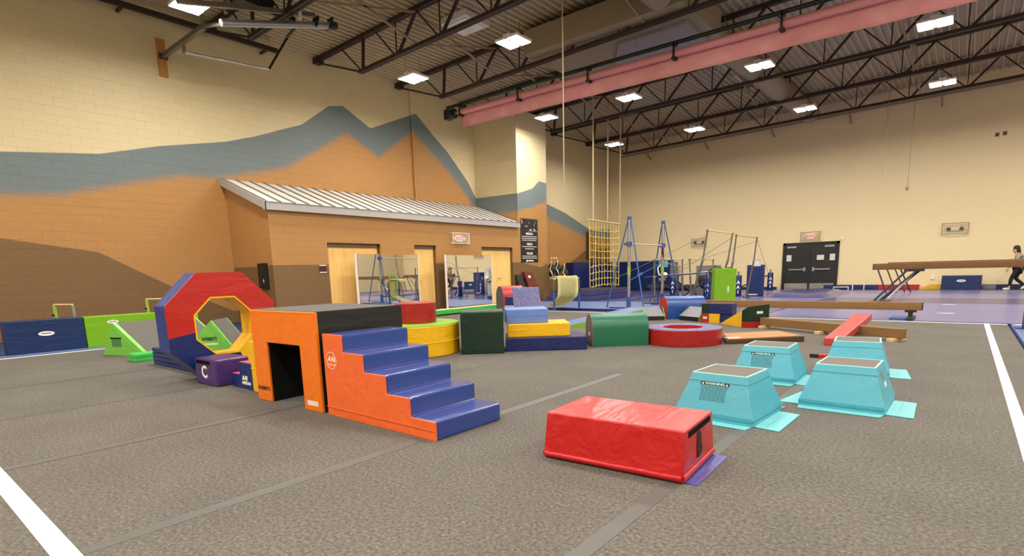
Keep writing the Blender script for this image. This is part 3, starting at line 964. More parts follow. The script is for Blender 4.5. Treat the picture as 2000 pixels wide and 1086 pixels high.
# face panels: local x = axis, (u,v) = (y,z)
def face(name, mat, ks):
    mb = MB()
    for k in ks:
        a, b, c, d = Ro[k % 8], Ro[(k + 1) % 8], Ri[(k + 1) % 8], Ri[k % 8]
        mb.prism([a, b, c, d], -0.02, 0.0, 'x')
    return mb.build(name, mat, t, at=(0, 0, zc))
face('face_panel', VR, [0, 1, 2])
face('face_panel', VY, [6])
k = 3
a, b, c, d = Ro[3], Ro[4], Ri[4], Ri[3]
m1, m2 = midv(Ro, 3), midv(Ri, 3)
MB().prism([a, (a[0] * 0.3 + b[0] * 0.7, a[1] * 0.3 + b[1] * 0.7), (c[0] * 0.7 + d[0] * 0.3, c[1] * 0.7 + d[1] * 0.3), d], -0.02, 0.0, 'x').build('face_panel', VR, t, at=(0, 0, zc))
MB().prism([(a[0] * 0.3 + b[0] * 0.7, a[1] * 0.3 + b[1] * 0.7), b, c, (c[0] * 0.7 + d[0] * 0.3, c[1] * 0.7 + d[1] * 0.3)], -0.02, 0.0, 'x').build('face_panel', VN, t, at=(0, 0, zc))
face('face_panel', VN, [4, 5])
a, b, c, d = Ro[7], Ro[0], Ri[0], Ri[7]
mo, mi = (a[0] * 0.3 + b[0] * 0.7, a[1] * 0.3 + b[1] * 0.7), (c[0] * 0.7 + d[0] * 0.3, c[1] * 0.7 + d[1] * 0.3)
MB().prism([a, mo, mi, d], -0.02, 0.0, 'x').build('face_panel', VY, t, at=(0, 0, zc))
MB().prism([mo, b, c, mi], -0.02, 0.0, 'x').build('face_panel', VR, t, at=(0, 0, zc))
MB().ring(Ro, [(u * 0.96, v * 0.96) for u, v in Ro], -0.33, -0.02, 'x').bevel(0.01).build('outer_rim', vinyl('vinyl_rim_blue', rgb(44, 64, 140), rough=0.4), t, at=(0, 0, zc))
MB().ring([(u * 1.05, v * 1.05) for u, v in Ri], Ri, -0.33, 0.004, 'x').build('inner_lining', VY, t, at=(0, 0, zc))
MB().ring(Ro, Ri, -0.335, -0.32, 'x').build('back_panel', VN, t, at=(0, 0, zc))
# folded navy mat behind it
t = thing('folded_mat', 'navy folded panel mat stacked on the carpet behind the octagon', 'folded mat', (-9.3, 2.86, 0), 0.0)
for k in range(4):
    MB().box(0, 0, k * 0.063, 1.76, 0.34, k * 0.063 + 0.06).bevel(0.014).build('panel', VN, t)
t = thing('folded_mat', 'small bright green folded mat in front of the near wedge', 'folded mat', (-10.05, 2.75, 0), 0.0)
for k in range(2):
    MB().box(0, 0, k * 0.062, 0.33, 0.62, k * 0.062 + 0.06).bevel(0.012).build('panel', VG2, t)

# ------------------------------------------------------------------ green wedges with grey tops
def wedge(name, label, loc, rz, prof, length, top_from, logo):
    """prof: triangle [(back,0),(front,0),(apex)], extruded along local y from 0"""
    t = thing(name, label, 'wedge mat', loc, rz, 'green wedge mats with grey tops')
    (b0, _), (f0, _), (ax, az) = prof
    MB().prism(prof, 0, 0.02).bevel(0.005).build('end_panel', VG, t)
    MB().prism(prof, length - 0.02, length).bevel(0.005).build('end_panel', VG, t)
    MB().prism(prof, 0.02, length - 0.02).build('foam_body', VG, t)
    # grey top on the front slope
    dx, dz = f0 - ax, -az
    L = math.hypot(dx, dz)
    nx, nz = az / L, (f0 - ax) / L
    off = 0.008
    P = [(ax + nx * off, az + nz * off), (f0 + nx * off, 0 + nz * off + 0.004), (f0, 0.004), (ax, az)]
    MB().prism(P, 0.07, length - 0.05).build('grey_top', GREYTOP, t)
    # seam flap along the slope edge of the end panel
    P = [(ax - 0.012, az - 0.075), (f0 - 0.12, 0.006), (f0 - 0.105, 0.006), (ax, az - 0.058)]
    MB().prism(P, -0.006, 0.0).build('seam_flap', VG, t)
    return t
w = wedge('wedge_mat', 'green wedge with grey slope beside the lime panel mat', (-11.35, 2.754, 0), 0.281, [(0, 0), (1.18, 0), (0.383, 0.543)], 1.5, 0, None)
MB().box(0.263, -0.006, 0.285, 0.547, 0.0, 0.305).build('pocket_flap', VELCRO, w)
MB().box(0.29, -0.004, 0.15, 0.53, 0.0, 0.285).build('pocket', flat('mesh_green', rgb(62, 122, 62), 0.8), w)
w = wedge('wedge_mat', "green wedge with grey slope seen through the octagon's hole", (-9.997, 3.472, 0), 0.768, [(0, 0), (0.93, 0), (0.55, 0.555)], 0.66, 0, None)
text("NORBERT'S", 'logo', INK, w, (0.5, -0.0005, 0.25), X_, Z_, 0.075, bold=0.003, sx=0.62)
plate('care_label', PAPER, w, (0.52, 0, 0.165), X_, Z_, 0.22, 0.03, 0.002)

# ------------------------------------------------------------------ standing panel mats along the left border
t = foam_box('panel_mat', 'navy panel mat standing on edge left of the lime one', 'panel mat', (-13.42, 1.79, ZF), 0, 0.3, 1.165, 0.63, VNP, 'panel mats on the left border')
oval_badge(t, (0.3, 0.58, 0.37), Y_, Z_, 0.24, 0.085)
t = foam_box('panel_mat', 'lime green panel mat standing on edge against the navy one', 'panel mat', (-13.42, 2.965, ZF), 0, 0.3, 1.25, 0.625, VLIME2, 'panel mats on the left border')
oval_badge(t, (0.3, 0.46, 0.5), Y_, Z_, 0.2, 0.07)
# blue border strip left of the carpet
t = thing('border_mat', 'thin blue mat strip between the left white line and panel mats', 'mat', (-13.1, -0.9, ZF))
MB().box(0, 0, 0, 0.53, 12.0, 0.03).build('mat_body', VMATL, t)
# low training bars behind them
for k, (y0, z1, lab) in enumerate(((2.72, 0.86, 'low green training bar behind the navy panel mat'), (4.34, 0.885, 'low green training bar behind the octagon'))):
    t = thing('training_bar', lab, 'training bar', (-14.0, y0, ZF), 0, 'low green training bars')
    MB().tube((0, 0, 0), (0, 0, z1), 0.03).build('post', GREENSTEEL, t, smooth='auto')
    MB().tube((0.45 if k == 0 else 1.0, 0.2 if k == 0 else 0.6, 0), (0.45 if k == 0 else 1.0, 0.2 if k == 0 else 0.6, z1 - 0.25), 0.03).build('post', SIGNW if k == 0 else GREENSTEEL, t, smooth='auto')
    MB().tube((0.45 if k == 0 else 1.0, 0.2 if k == 0 else 0.6, z1 - 0.25), (0.45 if k == 0 else 1.0, 0.2 if k == 0 else 0.6, z1 - 0.02), 0.034).build('post_sleeve', STEEL, t, smooth='auto')
    MB().tube((0, 0, z1), (0.45 if k == 0 else 1.0, 0.2 if k == 0 else 0.6, z1), 0.02).build('rail', WOODL, t, smooth='auto')
    MB().tube((-0.04, 0, z1 - 0.2), (0.04, -0.06, z1 - 0.2), 0.02).build('lock_knob', BLACK, t)
    MB().box(-0.15, -0.06, 0, 0.6, 0.06, 0.02).build('foot', NAVYSTEEL, t)

# ------------------------------------------------------------------ purple block C, small stairs, yellow block
t = thing('foam_block', 'purple foam block marked with a white letter C', 'foam block', (-7.06, 2.596, 0), 0.033)
MB().prism([(0, 0), (0.53, 0), (0.53, 0.4), (0, 0.4)], 0, 0.315, 'z').bevel(0.03, 3).build('cover', VPU, t)
text('C', 'letter', WHITE, t, (0.24, -0.0005, 0.15), X_, Z_, 0.2, bold=0.005)
MB().box(0.06, -0.004, 0.25, 0.4, 0.002, 0.29).build('velcro_strip', VELCRO, t)
t = thing('small_steps', 'little navy two-step block with pink treads beside the purple block', 'steps', (-6.46, 2.755, 0), 0.0)
pf = [(0, 0), (0.52, 0), (0.52, 0.3), (0.2, 0.3), (0.2, 0.155), (0, 0.155)]
MB().prism(pf, 0, 0.4).bevel(0.008).build('body', VN, t)
MB().box(0.01, 0.01, 0.154, 0.2, 0.39, 0.16).build('tread', VPINK, t)
MB().box(0.21, 0.01, 0.299, 0.51, 0.39, 0.305).build('tread', VPINK, t)
text('AAI', 'logo', WHITE, t, (0.32, -0.0005, 0.125), X_, Z_, 0.07, bold=0.004, shear=0.2, sx=1.1)
text('AMERICAN', 'logo', WHITE, t, (0.35, -0.0005, 0.07), X_, Z_, 0.045, bold=0.002, sx=0.9)
t = foam_box('foam_block', 'yellow foam block squeezed between navy steps and orange tunnel', 'foam block', (-5.93, 2.74, 0), 0.0, 0.36, 0.8, 0.56, VY, seam=0.26)

# ------------------------------------------------------------------ round drums
t = thing('foam_drum', 'large yellow foam drum with lime top behind the stairs', 'foam drum', (-6.729, 5.648, 0))
MB().lathe([(0, 0), (0.775, 0), (0.789, 0.015), (0.789, 0.455), (0.775, 0.468), (0, 0.468)], 72).build('side_cover', VY, t, smooth='auto')
MB().lathe([(0, 0.466), (0.782, 0.466), (0.782, 0.474), (0, 0.474)], 72).build('top_cover', VLIME, t)
MB().lathe([(0.786, 0.21), (0.797, 0.214), (0.797, 0.22), (0.786, 0.224)], 72).build('seam_flap', VY, t)
t = thing('foam_drum', 'small red foam drum standing on the yellow one', 'foam drum', (-6.675, 5.748, 0.474))
MB().lathe([(0, 0), (0.322, 0), (0.327, 0.006), (0.327, 0.305), (0.32, 0.312), (0, 0.312)], 64).build('cover', VRD, t, smooth='auto')
MB().box(-0.03, -0.02, 0.311, 0.05, 0.02, 0.314).build('care_label', PAPER, t)

# ------------------------------------------------------------------ cube and stacked slabs
t = foam_box('foam_cube', 'dark green foam cube between yellow drum and stacked slabs', 'foam cube', (-5.808, 5.877, 0), 0.728, 0.647, 0.66, 0.638, VGD, seam=0.35)
MB().box(0.01, 0.01, 0.637, 0.637, 0.65, 0.641).build('top_cover', vinyl('vinyl_green_sheen', rgb(62, 88, 80), rough=0.35), t)  # lighter green sheet, reflected light painted onto the cube's top
MB().box(-0.006, 0.05, 0.03, 0.0, 0.6, 0.6).build('side_cover', VGD, t)
t = foam_box('foam_slab', 'navy foam slab at the bottom of the three-slab stack', 'foam slab', (-5.413, 6.447, 0), 0.698, 1.267, 0.72, 0.21, VND, 'stacked foam slabs')
MB().box(0.02, -0.006, 0.1, 0.4, 0, 0.108).build('seam_flap', VND, t)
t = foam_box('foam_slab', 'yellow foam slab in the middle of the three-slab stack', 'foam slab', (-5.44, 6.54, 0.211), 0.711, 0.976, 0.66, 0.205, VY, 'stacked foam slabs')
MB().box(0.02, -0.006, 0.1, 0.33, 0, 0.108).build('seam_flap', VY, t)
t = foam_box('foam_slab', 'light blue foam slab on top of the three-slab stack', 'foam slab', (-5.50, 6.58, 0.417), 0.755, 0.665, 0.62, 0.225, VLB, 'stacked foam slabs', seam=0.12)

# ------------------------------------------------------------------ barrels (mailbox shapes)
def mailbox(name, label, loc, rz, L, w, h, skin, end, r=None):
    t = thing(name, label, 'foam barrel', loc, rz)
    r = w / 2
    prof = [(0, 0), (w, 0)]
    for k in range(17):
        a = PI * k / 16
        prof.append((w / 2 + r * math.cos(a), (h - r) + r * math.sin(a)))
    prof = [(u, max(v, 0.0)) for u, v in prof]
    P = [(L * 0, 0)]
    mb = MB()
    mb.prism(prof, 0.012, L - 0.012, 'x').build('barrel_cover', skin, t, smooth='auto')
    MB().prism(prof, 0, 0.014, 'x').bevel(0.004).build('end_panel', end, t)
    MB().prism(prof, L - 0.014, L, 'x').bevel(0.004).build('end_panel', skin, t)
    return t
t = mailbox('foam_barrel', 'green mailbox shaped foam barrel beside the red ring', (-4.5, 7.51, 0), 0.78, 0.925, 0.46, 0.515, VGB, flat('barrel_end_brown', rgb(98, 80, 76), 0.7))
plate('care_label', PAPER, t, (0.0, 0.2, 0.2), NY, Z_, 0.08, 0.06, 0.002)
t = mailbox('foam_barrel', 'blue mailbox shaped foam barrel with a red end', (-5.42, 12.5, 0), 0.785, 0.97, 0.52, 0.535, VB2, VR)
t = mailbox('foam_barrel', 'large red foam barrel behind the leaning lavender mat', (-9.69, 11.5, 0), 1.04, 0.64, 0.62, 0.84, VR, flat('barrel_end_grey', rgb(84, 78, 84), 0.7))
t = thing('foam_block', 'small navy block with pale strap against the red barrel', 'foam block', (-9.22, 11.0, 0), 0.3)
MB().box(0, 0, 0, 0.3, 0.3, 0.58).bevel(0.012).build('cover', VN, t)
MB().box(-0.004, -0.004, 0.33, 0.3, 0, 0.355).build('strap', PAPER, t)
# lavender leaning mat
t = thing('leaning_mat', 'shiny lavender folded mat propped upright behind the slab stack', 'folded mat', (-7.79, 9.7, 0), 0.0)
MB().hexa([(-0.04, 0, 0), (0.77, 0, 0), (0.53, 0.32, 0), (-0.26, 0.32, 0), (-0.33, 0.25, 0.86), (0.425, 0.25, 0.86), (0.4, 0.31, 0.87), (-0.36, 0.31, 0.87)]).bevel(0.012).build('cover', VLAV, t)
MB().hexa([(-0.16, 0.115, 0.44), (0.6, 0.115, 0.44), (0.6, 0.15, 0.44), (-0.16, 0.15, 0.44), (-0.165, 0.118, 0.455), (0.595, 0.118, 0.455), (0.595, 0.15, 0.455), (-0.165, 0.15, 0.455)]).build('seam_flap', VLAV, t)

# ------------------------------------------------------------------ foam ring, incline, wedge blocks
t = thing('foam_ring', 'red foam ring lying flat with a lavender top', 'foam ring', (-3.504, 8.715, 0))
MB().lathe([(0.322, 0), (0.603, 0), (0.611, 0.008), (0.611, 0.245), (0.6, 0.256), (0.322, 0.256)], 80).build('side_cover', VRD, t, smooth='auto')
MB().lathe([(0.32, 0.254), (0.604, 0.254), (0.604, 0.26), (0.32, 0.26)], 80).build('top_cover', VLAV, t)
MB().lathe([(0.312, 0.0), (0.323, 0.0), (0.323, 0.258), (0.312, 0.258)], 80).build('inner_lining', VR, t)
t = thing('incline_mat', 'sky blue incline mat with lime sides behind the green barrel', 'incline mat', (-6.57, 9.97, 0), 0.0)
fl, fr_, br_, bl = (0, 0), (1.3, 0.92), (0.66, 1.62), (-0.65, 0.84)
def wz(p, z):
    return (p[0], p[1], z)
MB().hexa([wz(fl, 0), wz(fr_, 0), wz(br_, 0), wz(bl, 0), wz(fl, 0.03), wz(fr_, 0.34), wz(br_, 0.34), wz(bl, 0.03)]).build('foam_body', VLIME2, t)
MB().hexa([wz(fl, 0.031), wz(fr_, 0.341), wz(br_, 0.341), wz(bl, 0.031), wz(fl, 0.037), wz(fr_, 0.347), wz(br_, 0.347), wz(bl, 0.037)]).build('top_cover', VMATL, t)
def greyramp(label, loc, rz, L, d):
    t = thing('low_ramp', label, 'ramp', loc, rz, 'grey topped low ramps')
    MB().prism([(0, 0), (0, 0.1), (0.26, 0.3), (d, 0.3), (d, 0)], 0.02, L, 'x').build('foam_body', BLACK, t)
    MB().hexa([(0.02, -0.002, 0.1), (L, -0.002, 0.1), (L - 0.08, 0.26, 0.303), (0.1, 0.26, 0.303), (0.02, 0.005, 0.106), (L, 0.005, 0.106), (L - 0.08, 0.264, 0.309), (0.1, 0.264, 0.309)]).build('grey_slope', GREYSIDE, t)
    MB().box(0.02, 0.26, 0.3, L, d, 0.306).build('grey_top', GREYTOP2, t)
    MB().prism([(0, 0), (0, 0.1), (0.26, 0.3), (d, 0.3), (d, 0)], L, L + 0.012, 'x').build('end_panel', VG, t)
    return t
greyramp('grey and black low ramp between green barrel and blue barrel', (-5.98, 11.83, 0), 0.66, 0.75, 0.33)
greyramp('grey and black low ramp in front of the blue barrel', (-5.14, 12.5, 0), -0.46, 0.66, 0.33)
# coloured step and wedge
t = thing('foam_step', 'green and navy foam step on a red and yellow base', 'foam step', (-4.44, 12.08, 0), -0.02)
MB().box(0.0, -0.004, 0, 0.17, 0.3, 0.2).bevel(0.004).build('base_end', VR, t)
MB().box(0.172, -0.004, 0, 0.4, 0.3, 0.2).bevel(0.004).build('base_side', VY, t)
MB().box(0.402, 0.03, 0, 0.66, 0.3, 0.2).bevel(0.004).build('base_block', VND, t)
MB().box(0.17, 0.0, 0.201, 0.66, 0.3, 0.42).bevel(0.008).build('top_block', VND, t)
MB().box(0.0, -0.003, 0.201, 0.169, 0.3, 0.42).bevel(0.006).build('top_end', VGD, t)
MB().box(0.004, 0.004, 0.421, 0.655, 0.296, 0.426).build('top_cover', VMATB, t)
plate('care_label', PAPER, t, (0.085, -0.005, 0.11), X_, Z_, 0.09, 0.05, 0.002)
t = thing('foam_wedge', 'yellow sided foam wedge with dark green end on red base', 'wedge', (-4.0, 11.98, 0), -0.755)
MB().prism([(0, 0), (0.86, 0), (0.86, 0.34)], 0, 0.015).bevel(0.004).build('side_panel', VY, t)
MB().prism([(0, 0), (0.86, 0), (0.86, 0.34)], 0.015, 0.5).build('foam_body', VMATB, t)
MB().hexa([(0.862, 0.0, 0.12), (1.0, 0.06, 0.12), (1.0, 0.5, 0.12), (0.862, 0.5, 0.12), (0.862, 0.0, 0.335), (1.0, 0.06, 0.42), (1.0, 0.5, 0.46), (0.862, 0.5, 0.42)]).bevel(0.006).build('end_block', VGD, t)
MB().hexa([(0.862, 0.0, 0.0), (1.0, 0.06, 0.0), (1.0, 0.5, 0.0), (0.862, 0.5, 0.0), (0.862, 0.0, 0.118), (1.0, 0.06, 0.118), (1.0, 0.5, 0.118), (0.862, 0.5, 0.118)]).bevel(0.006).build('end_base', VRD, t)
plate('care_label', PAPER, t, (1.001, 0.3, 0.3), Y_, Z_, 0.13, 0.05, 0.002)

# ------------------------------------------------------------------ springboard, low beams
t = thing('springboard', 'tan carpeted springboard with dark wooden edge lying on the carpet', 'springboard', (-2.83, 8.80, 0), 0.0)
pb = [(0, 0), (0.95, 0.86), (0.45, 1.42), (-0.35, 0.8)]
zb_ = [0.075, 0.13, 0.13, 0.075]
mb = MB()
mb.hexa([(*pb[0], 0), (*pb[1], 0), (*pb[2], 0), (*pb[3], 0), (*pb[0], 0.07), (*pb[1], 0.09), (*pb[2], 0.09), (*pb[3], 0.07)]).bevel(0.01).build('base_frame', DKWOOD, t)
cx, cy = 0.26, 0.77
pi_ = [(cx + (u - cx) * 0.93, cy + (v - cy) * 0.93) for u, v in pb]
MB().hexa([(*pi_[0], 0.068), (*pi_[1], 0.088), (*pi_[2], 0.088), (*pi_[3], 0.068), (*pi_[0], 0.08), (*pi_[1], 0.1), (*pi_[2], 0.1), (*pi_[3], 0.08)]).build('tan_top', TAN, t)
MB().prism([(0.0, 0.1), (0.18, 0.26), (0.1, 0.36), (-0.1, 0.18)], 0.081, 0.084, 'z').build('white_patch', PAPER, t)

BL = 2.72
t = thing('low_beam', 'long brown suede low balance beam on wooden feet', 'balance beam', (-3.06, 11.5, 0), -0.488)
MB().box(0, 0, 0.05, BL, 0.12, 0.2).bevel(0.012).build('beam_body', VBRN, t)
for fx in (0.06, 1.3, 2.56):
    MB().box(fx, -0.1, 0, fx + 0.1, 0.22, 0.05).bevel(0.006).build('foot', WOODL, t)
t = thing('foam_beam', 'coral red foam beam lying across the brown low beam', 'balance beam', (-1.56, 9.36, 0), 0.0)
MB().hexa([(0, 0, 0), (0.24, 0, 0), (0.36, 2.2, 0.2), (0.1, 2.2, 0.2), (0, 0, 0.11), (0.24, 0, 0.11), (0.36, 2.2, 0.32), (0.1, 2.2, 0.32)]).bevel(0.012).build('cover', VCORAL, t)
t = thing('floor_bar', 'short red bar with a black end lying behind the teal trapezoids', 'bar', (-1.49, 8.03, 0.0), -0.05)
MB().box(0.1, 0, 0, 0.8, 0.07, 0.05).bevel(0.008).build('bar_body', VR, t)
MB().box(0, 0, 0, 0.1, 0.07, 0.05).bevel(0.006).build('end_cap', BLACK, t)

# ------------------------------------------------------------------ teal trapezoid blocks
BW, BD, TW, TD, TH = 0.636, 0.70, 0.437, 0.455, 0.36
def frust(mb, w0, d0, z0, w1, d1, z1):
    P = []
    for w, d, z in ((w0, d0, z0), (w1, d1, z1)):
        P += [(-w / 2, -d / 2, z), (w / 2, -d / 2, z), (w / 2, d / 2, z), (-w / 2, d / 2, z)]
    return mb.hexa(P)
def trapezoid(label, loc, rz, flaps, warn=False, marks=False):
    t = thing('trapezoid_block', label, 'trapezoid block', loc, rz, 'teal trapezoid blocks')
    frust(MB(), BW, BD, 0.055, TW, TD, TH).bevel(0.01).build('cover', VT, t)
    frust(MB(), BW + 0.012, BD + 0.012, 0.0, BW + 0.004, BD + 0.004, 0.028).bevel(0.008).build('base_roll', VT, t)
    frust(MB(), BW - 0.006, BD - 0.006, 0.028, BW + 0.004, BD + 0.004, 0.056).bevel(0.006).build('base_roll', VT, t)
    k = 0.84
    frust(MB(), TW + (BW - TW) * (1 - k) * 1.1 + 0.012, TD + (BD - TD) * (1 - k) * 1.1 + 0.012, TH * k, TW + 0.008, TD + 0.008, TH + 0.001).bevel(0.004).build('top_band', VT, t)
    MB().box(-TW / 2 + 0.012, -TD / 2 + 0.012, TH, TW / 2 - 0.012, TD / 2 - 0.012, TH + 0.005).build('grip_top', TRAPTOP, t)
    MB().ring([(-TW / 2 - 0.003, -TD / 2 - 0.003), (TW / 2 + 0.003, -TD / 2 - 0.003), (TW / 2 + 0.003, TD / 2 + 0.003), (-TW / 2 - 0.003, TD / 2 + 0.003)], [(-TW / 2 + 0.01, -TD / 2 + 0.01), (TW / 2 - 0.01, -TD / 2 + 0.01), (TW / 2 - 0.01, TD / 2 - 0.01), (-TW / 2 + 0.01, TD / 2 - 0.01)], TH, TH + 0.006, 'z').build('piping', flat('teal_piping', rgb(160, 226, 226), 0.5), t)
    for f in flaps:
        if f == 'f':
            P = [(-BW / 2 + 0.02, -BD / 2 - 0.1), (BW / 2 - 0.02, -BD / 2 - 0.1), (BW / 2, -BD / 2 + 0.02), (-BW / 2, -BD / 2 + 0.02)]
        elif f == 'r':
            P = [(BW / 2 - 0.02, -BD / 2 + 0.03), (BW / 2 + 0.19, -BD / 2 + 0.01), (BW / 2 + 0.17, BD / 2 - 0.1), (BW / 2 - 0.02, BD / 2 - 0.08)]
        elif f == 'l':
            P = [(-BW / 2 + 0.02, -BD / 2 + 0.05), (-BW / 2 + 0.02, BD / 2 - 0.1), (-BW / 2 - 0.1, BD / 2 - 0.12), (-BW / 2 - 0.17, -BD / 2 + 0.06)]
        else:
            P = [(BW / 2 - 0.06, BD / 2 - 0.02), (BW / 2, BD / 2 + 0.1), (-BW / 2, BD / 2 + 0.1), (-BW / 2 + 0.02, BD / 2 - 0.02)]
        if sum(P[i][0] * P[(i + 1) % 4][1] - P[(i + 1) % 4][0] * P[i][1] for i in range(4)) < 0:
            P = P[::-1]
        fl = MB().prism(P, 0.001, 0.009, 'z').bevel(0.003, 1).build('base_flap', VTF, t)
        if f == 'r':
            MB().box(BW / 2 + 0.075, -BD / 2 + 0.06, 0.009, BW / 2 + 0.082, BD / 2 - 0.15, 0.0098).build('velcro_seam', VT, fl)
    # sloping front face basis
    s = Vector((0, (BD - TD) / 2, TH - 0.055)).normalized()
    fx = Vector((1, 0, 0))
    f0 = Vector((0, -BD / 2, 0.055))
    if warn:
        L = math.hypot((BD - TD) / 2, TH - 0.055)
        def on(u, v):
            return f0 + fx * u + s * v
        plate('warning_bar', INK, t, on(-0.02, L * 0.76), fx, s, 0.235, 0.026, 0.0015)
        wb = text('WARNING', 'warning_print', flat('warning_grey', rgb(170, 204, 204), 0.6), t, on(-0.02, L * 0.76) + fx.cross(s) * 0.002, fx, s, 0.026, bold=0.001, sx=1.25)
        for sg in (-1, 1):
            plate('warning_triangle', bpy.data.materials['warning_grey'], t, on(-0.02 + sg * 0.098, L * 0.76) + fx.cross(s) * 0.0015, fx, s, 0, 0, 0.001, poly=[(-0.011, -0.008), (0.011, -0.008), (0, 0.01)])
        rnd = random.Random(3)
        mb = MB()
        zz = fx.cross(s)
        for r_ in range(14):
            v = L * 0.76 - 0.024 - r_ * 0.0088
            u = -0.127
            while u < 0.075:
                wl = rnd.uniform(0.012, 0.034)
                a, b = on(u, v) + zz * 0.0008, on(min(u + wl, 0.085), v) + zz * 0.0008
                e = s * 0.0018
                q = [a - e, b - e, b + e, a + e]
                mb.hexa(q + [p + zz * 0.0006 for p in q])
                u += wl + 0.007
        mb.build('fine_print', TEALINK, t)['kind'] = 'stuff'
    if marks:
        s2 = Vector((-(BW - TW) / 2, 0, TH - 0.055)).normalized()
        r0 = Vector((BW / 2, 0, 0.055))
        plate('logo_patch', flat('grey_print', rgb(96, 128, 138), 0.6), t, r0 + Vector((0, -0.02, 0)) + s2 * 0.23, Y_, s2, 0.12, 0.08, 0.0015)
        plate('care_label', PAPER, t, r0 + Vector((0, 0.0, 0)) + s2 * 0.15, Y_, s2, 0.1, 0.04, 0.002)
    return t
trapezoid('teal trapezoid block with warning print nearest the red block', (-1.44, 4.619, 0), -0.063, 'frb', warn=True)
trapezoid('teal trapezoid block with warning print behind the nearest one', (-1.575, 6.41, 0), 0.03, 'frb', warn=True)
trapezoid('teal trapezoid block with plain front and side patch, front right', (-0.707, 5.532, 0), -0.014, 'frl', marks=True)
trapezoid('plain teal trapezoid block at the back by the coral beam', (-0.867, 7.25, 0), 0.1, 'fr')

# ------------------------------------------------------------------ red block B
t = thing('foam_block', 'bright red foam block marked with a black letter B', 'foam block', (-1.619, 3.161, 0), 0.071)
BWd, BDd = 0.937, 0.628
frust(MB(), BWd - 0.006, BDd - 0.006, 0.03, 0.913, 0.55, 0.302).bevel(0.009, 2).build('cover', VRB, t)
mb = MB()
rr = 0.022
ptsr = [(-BWd / 2, -BDd / 2), (BWd / 2, -BDd / 2), (BWd / 2, BDd / 2), (-BWd / 2, BDd / 2)]
for a, b in zip(ptsr, ptsr[1:] + ptsr[:1]):
    mb.tube((a[0] * 0.97, a[1] * 0.965, 0.03), (b[0] * 0.97, b[1] * 0.965, 0.03), 0.022, n=12)
mb.build('base_roll', VRB, t, smooth='auto')
sr = Vector((-(BWd - 0.913) / 2, 0, 0.262)).normalized()
r0 = Vector((BWd / 2 + 0.001, 0, 0.04))
text('B', 'letter', INK, t, r0 + Vector((0, -0.01, 0)) + sr * 0.115, Y_, sr, 0.215, bold=0.006, sx=0.85)
plate('velcro_strip', VELCRO, t, r0 + Vector((0, 0.0, 0)) + sr * 0.228, Y_, sr, 0.43, 0.036, 0.002)
t = thing('base_pad', 'thin violet pad peeking out under the red block', 'pad', (-1.619, 3.161, 0), 0.071)
MB().prism([(-0.51, -0.26), (0.54, -0.29), (0.56, 0.29), (-0.5, 0.28)], 0.0005, 0.006, 'z').build('pad_sheet', VPAD, t)
# ------------------------------------------------------------------ balance beams
def beam(name, label, x0, y, z0, z1, L, w=0.13, mat=VBRN2):
    t = thing(name, label, 'balance beam', (x0, y, 0), 0, 'suede balance beams')
    h = z1 - z0
    prof = []
    for k in range(12):
        a = 2 * PI * k / 12 + PI / 12
        c, s = math.cos(a), math.sin(a)
        r = 1 / max(abs(c), abs(s)) ** 0.75
        prof.append((w / 2 * c * r * 0.92, (z0 + z1) / 2 + h / 2 * s * r))
    MB().prism(prof, 0.02, L - 0.02, 'x').build('beam_body', mat, t, smooth='auto')
    MB().prism([(u * 0.97, (z0 + z1) / 2 + (v - (z0 + z1) / 2) * 0.97) for u, v in prof], 0.0, L, 'x').build('end_cap', FANG, t)
    return t
t = beam('floor_beam', 'long brown floor beam on low stands behind the coloured blocks', -5.55, 14.3, 0.2, 0.372, 4.95, 0.14, VBRN)
for fx in (0.6, 4.75):
    MB().box(fx - 0.04, -0.03, 0.06, fx + 0.04, 0.03, 0.22).box(fx - 0.1, -0.05, 0.16, fx + 0.1, 0.05, 0.2).build('support_post', FANG, t)
    MB().hexa([(fx - 0.05, -0.34, 0.022), (fx + 0.07, -0.34, 0.022), (fx + 0.07, 0.5, 0.022), (fx - 0.05, 0.5, 0.022), (fx - 0.05, -0.34, 0.06), (fx + 0.07, -0.34, 0.06), (fx + 0.07, 0.5, 0.06), (fx - 0.05, 0.5, 0.06)]).build('stand_foot', FANG, t)
    MB().box(fx - 0.35, -0.3, 0.02, fx - 0.06, 0.45, 0.045).build('foot_pad', VB2, t)
text('AAI', 'logo', INK, t, (0.46, -0.066, 0.288), X_, Z_, 0.11, bold=0.006, sx=1.15)
t = beam('high_beam', 'nearer brown high balance beam crossing in front of the walking person', -2.21, 20.5, 0.985, 1.175, 5.0, 0.15)
for e, (ft, tp, sg) in enumerate(((0.14, 0.9, 1), (4.86, 4.1, -1))):
    for k, (dx, dy) in enumerate(((0, -0.16), (0.16, -0.05), (0.2, 0.14))):
        MB().bar((ft + sg * dx * 0.8, dy * 2.0, 0.065), (tp + sg * dx * 1.6, dy * 0.4, 0.98), 0.05, 0.05).build('leg', DKSTEEL, t)
    MB().bar((ft + sg * 0.3, 0.12, 0.1), (tp + sg * 0.22, 0.02, 0.97), 0.06, 0.05).build('leg_sleeve', SIGNW, t)
    MB().box(ft - 0.1, -0.5, 0.02, ft + 0.35, 0.6, 0.045).build('foot', DKSTEEL, t)
    MB().box(tp - 0.1, -0.06, 0.92, tp + 0.4, 0.06, 0.985).build('saddle', FANG, t)
t = beam('high_beam', 'farther brown high balance beam just behind the nearer one', -2.27, 25.5, 1.02, 1.2, 5.0, 0.15)
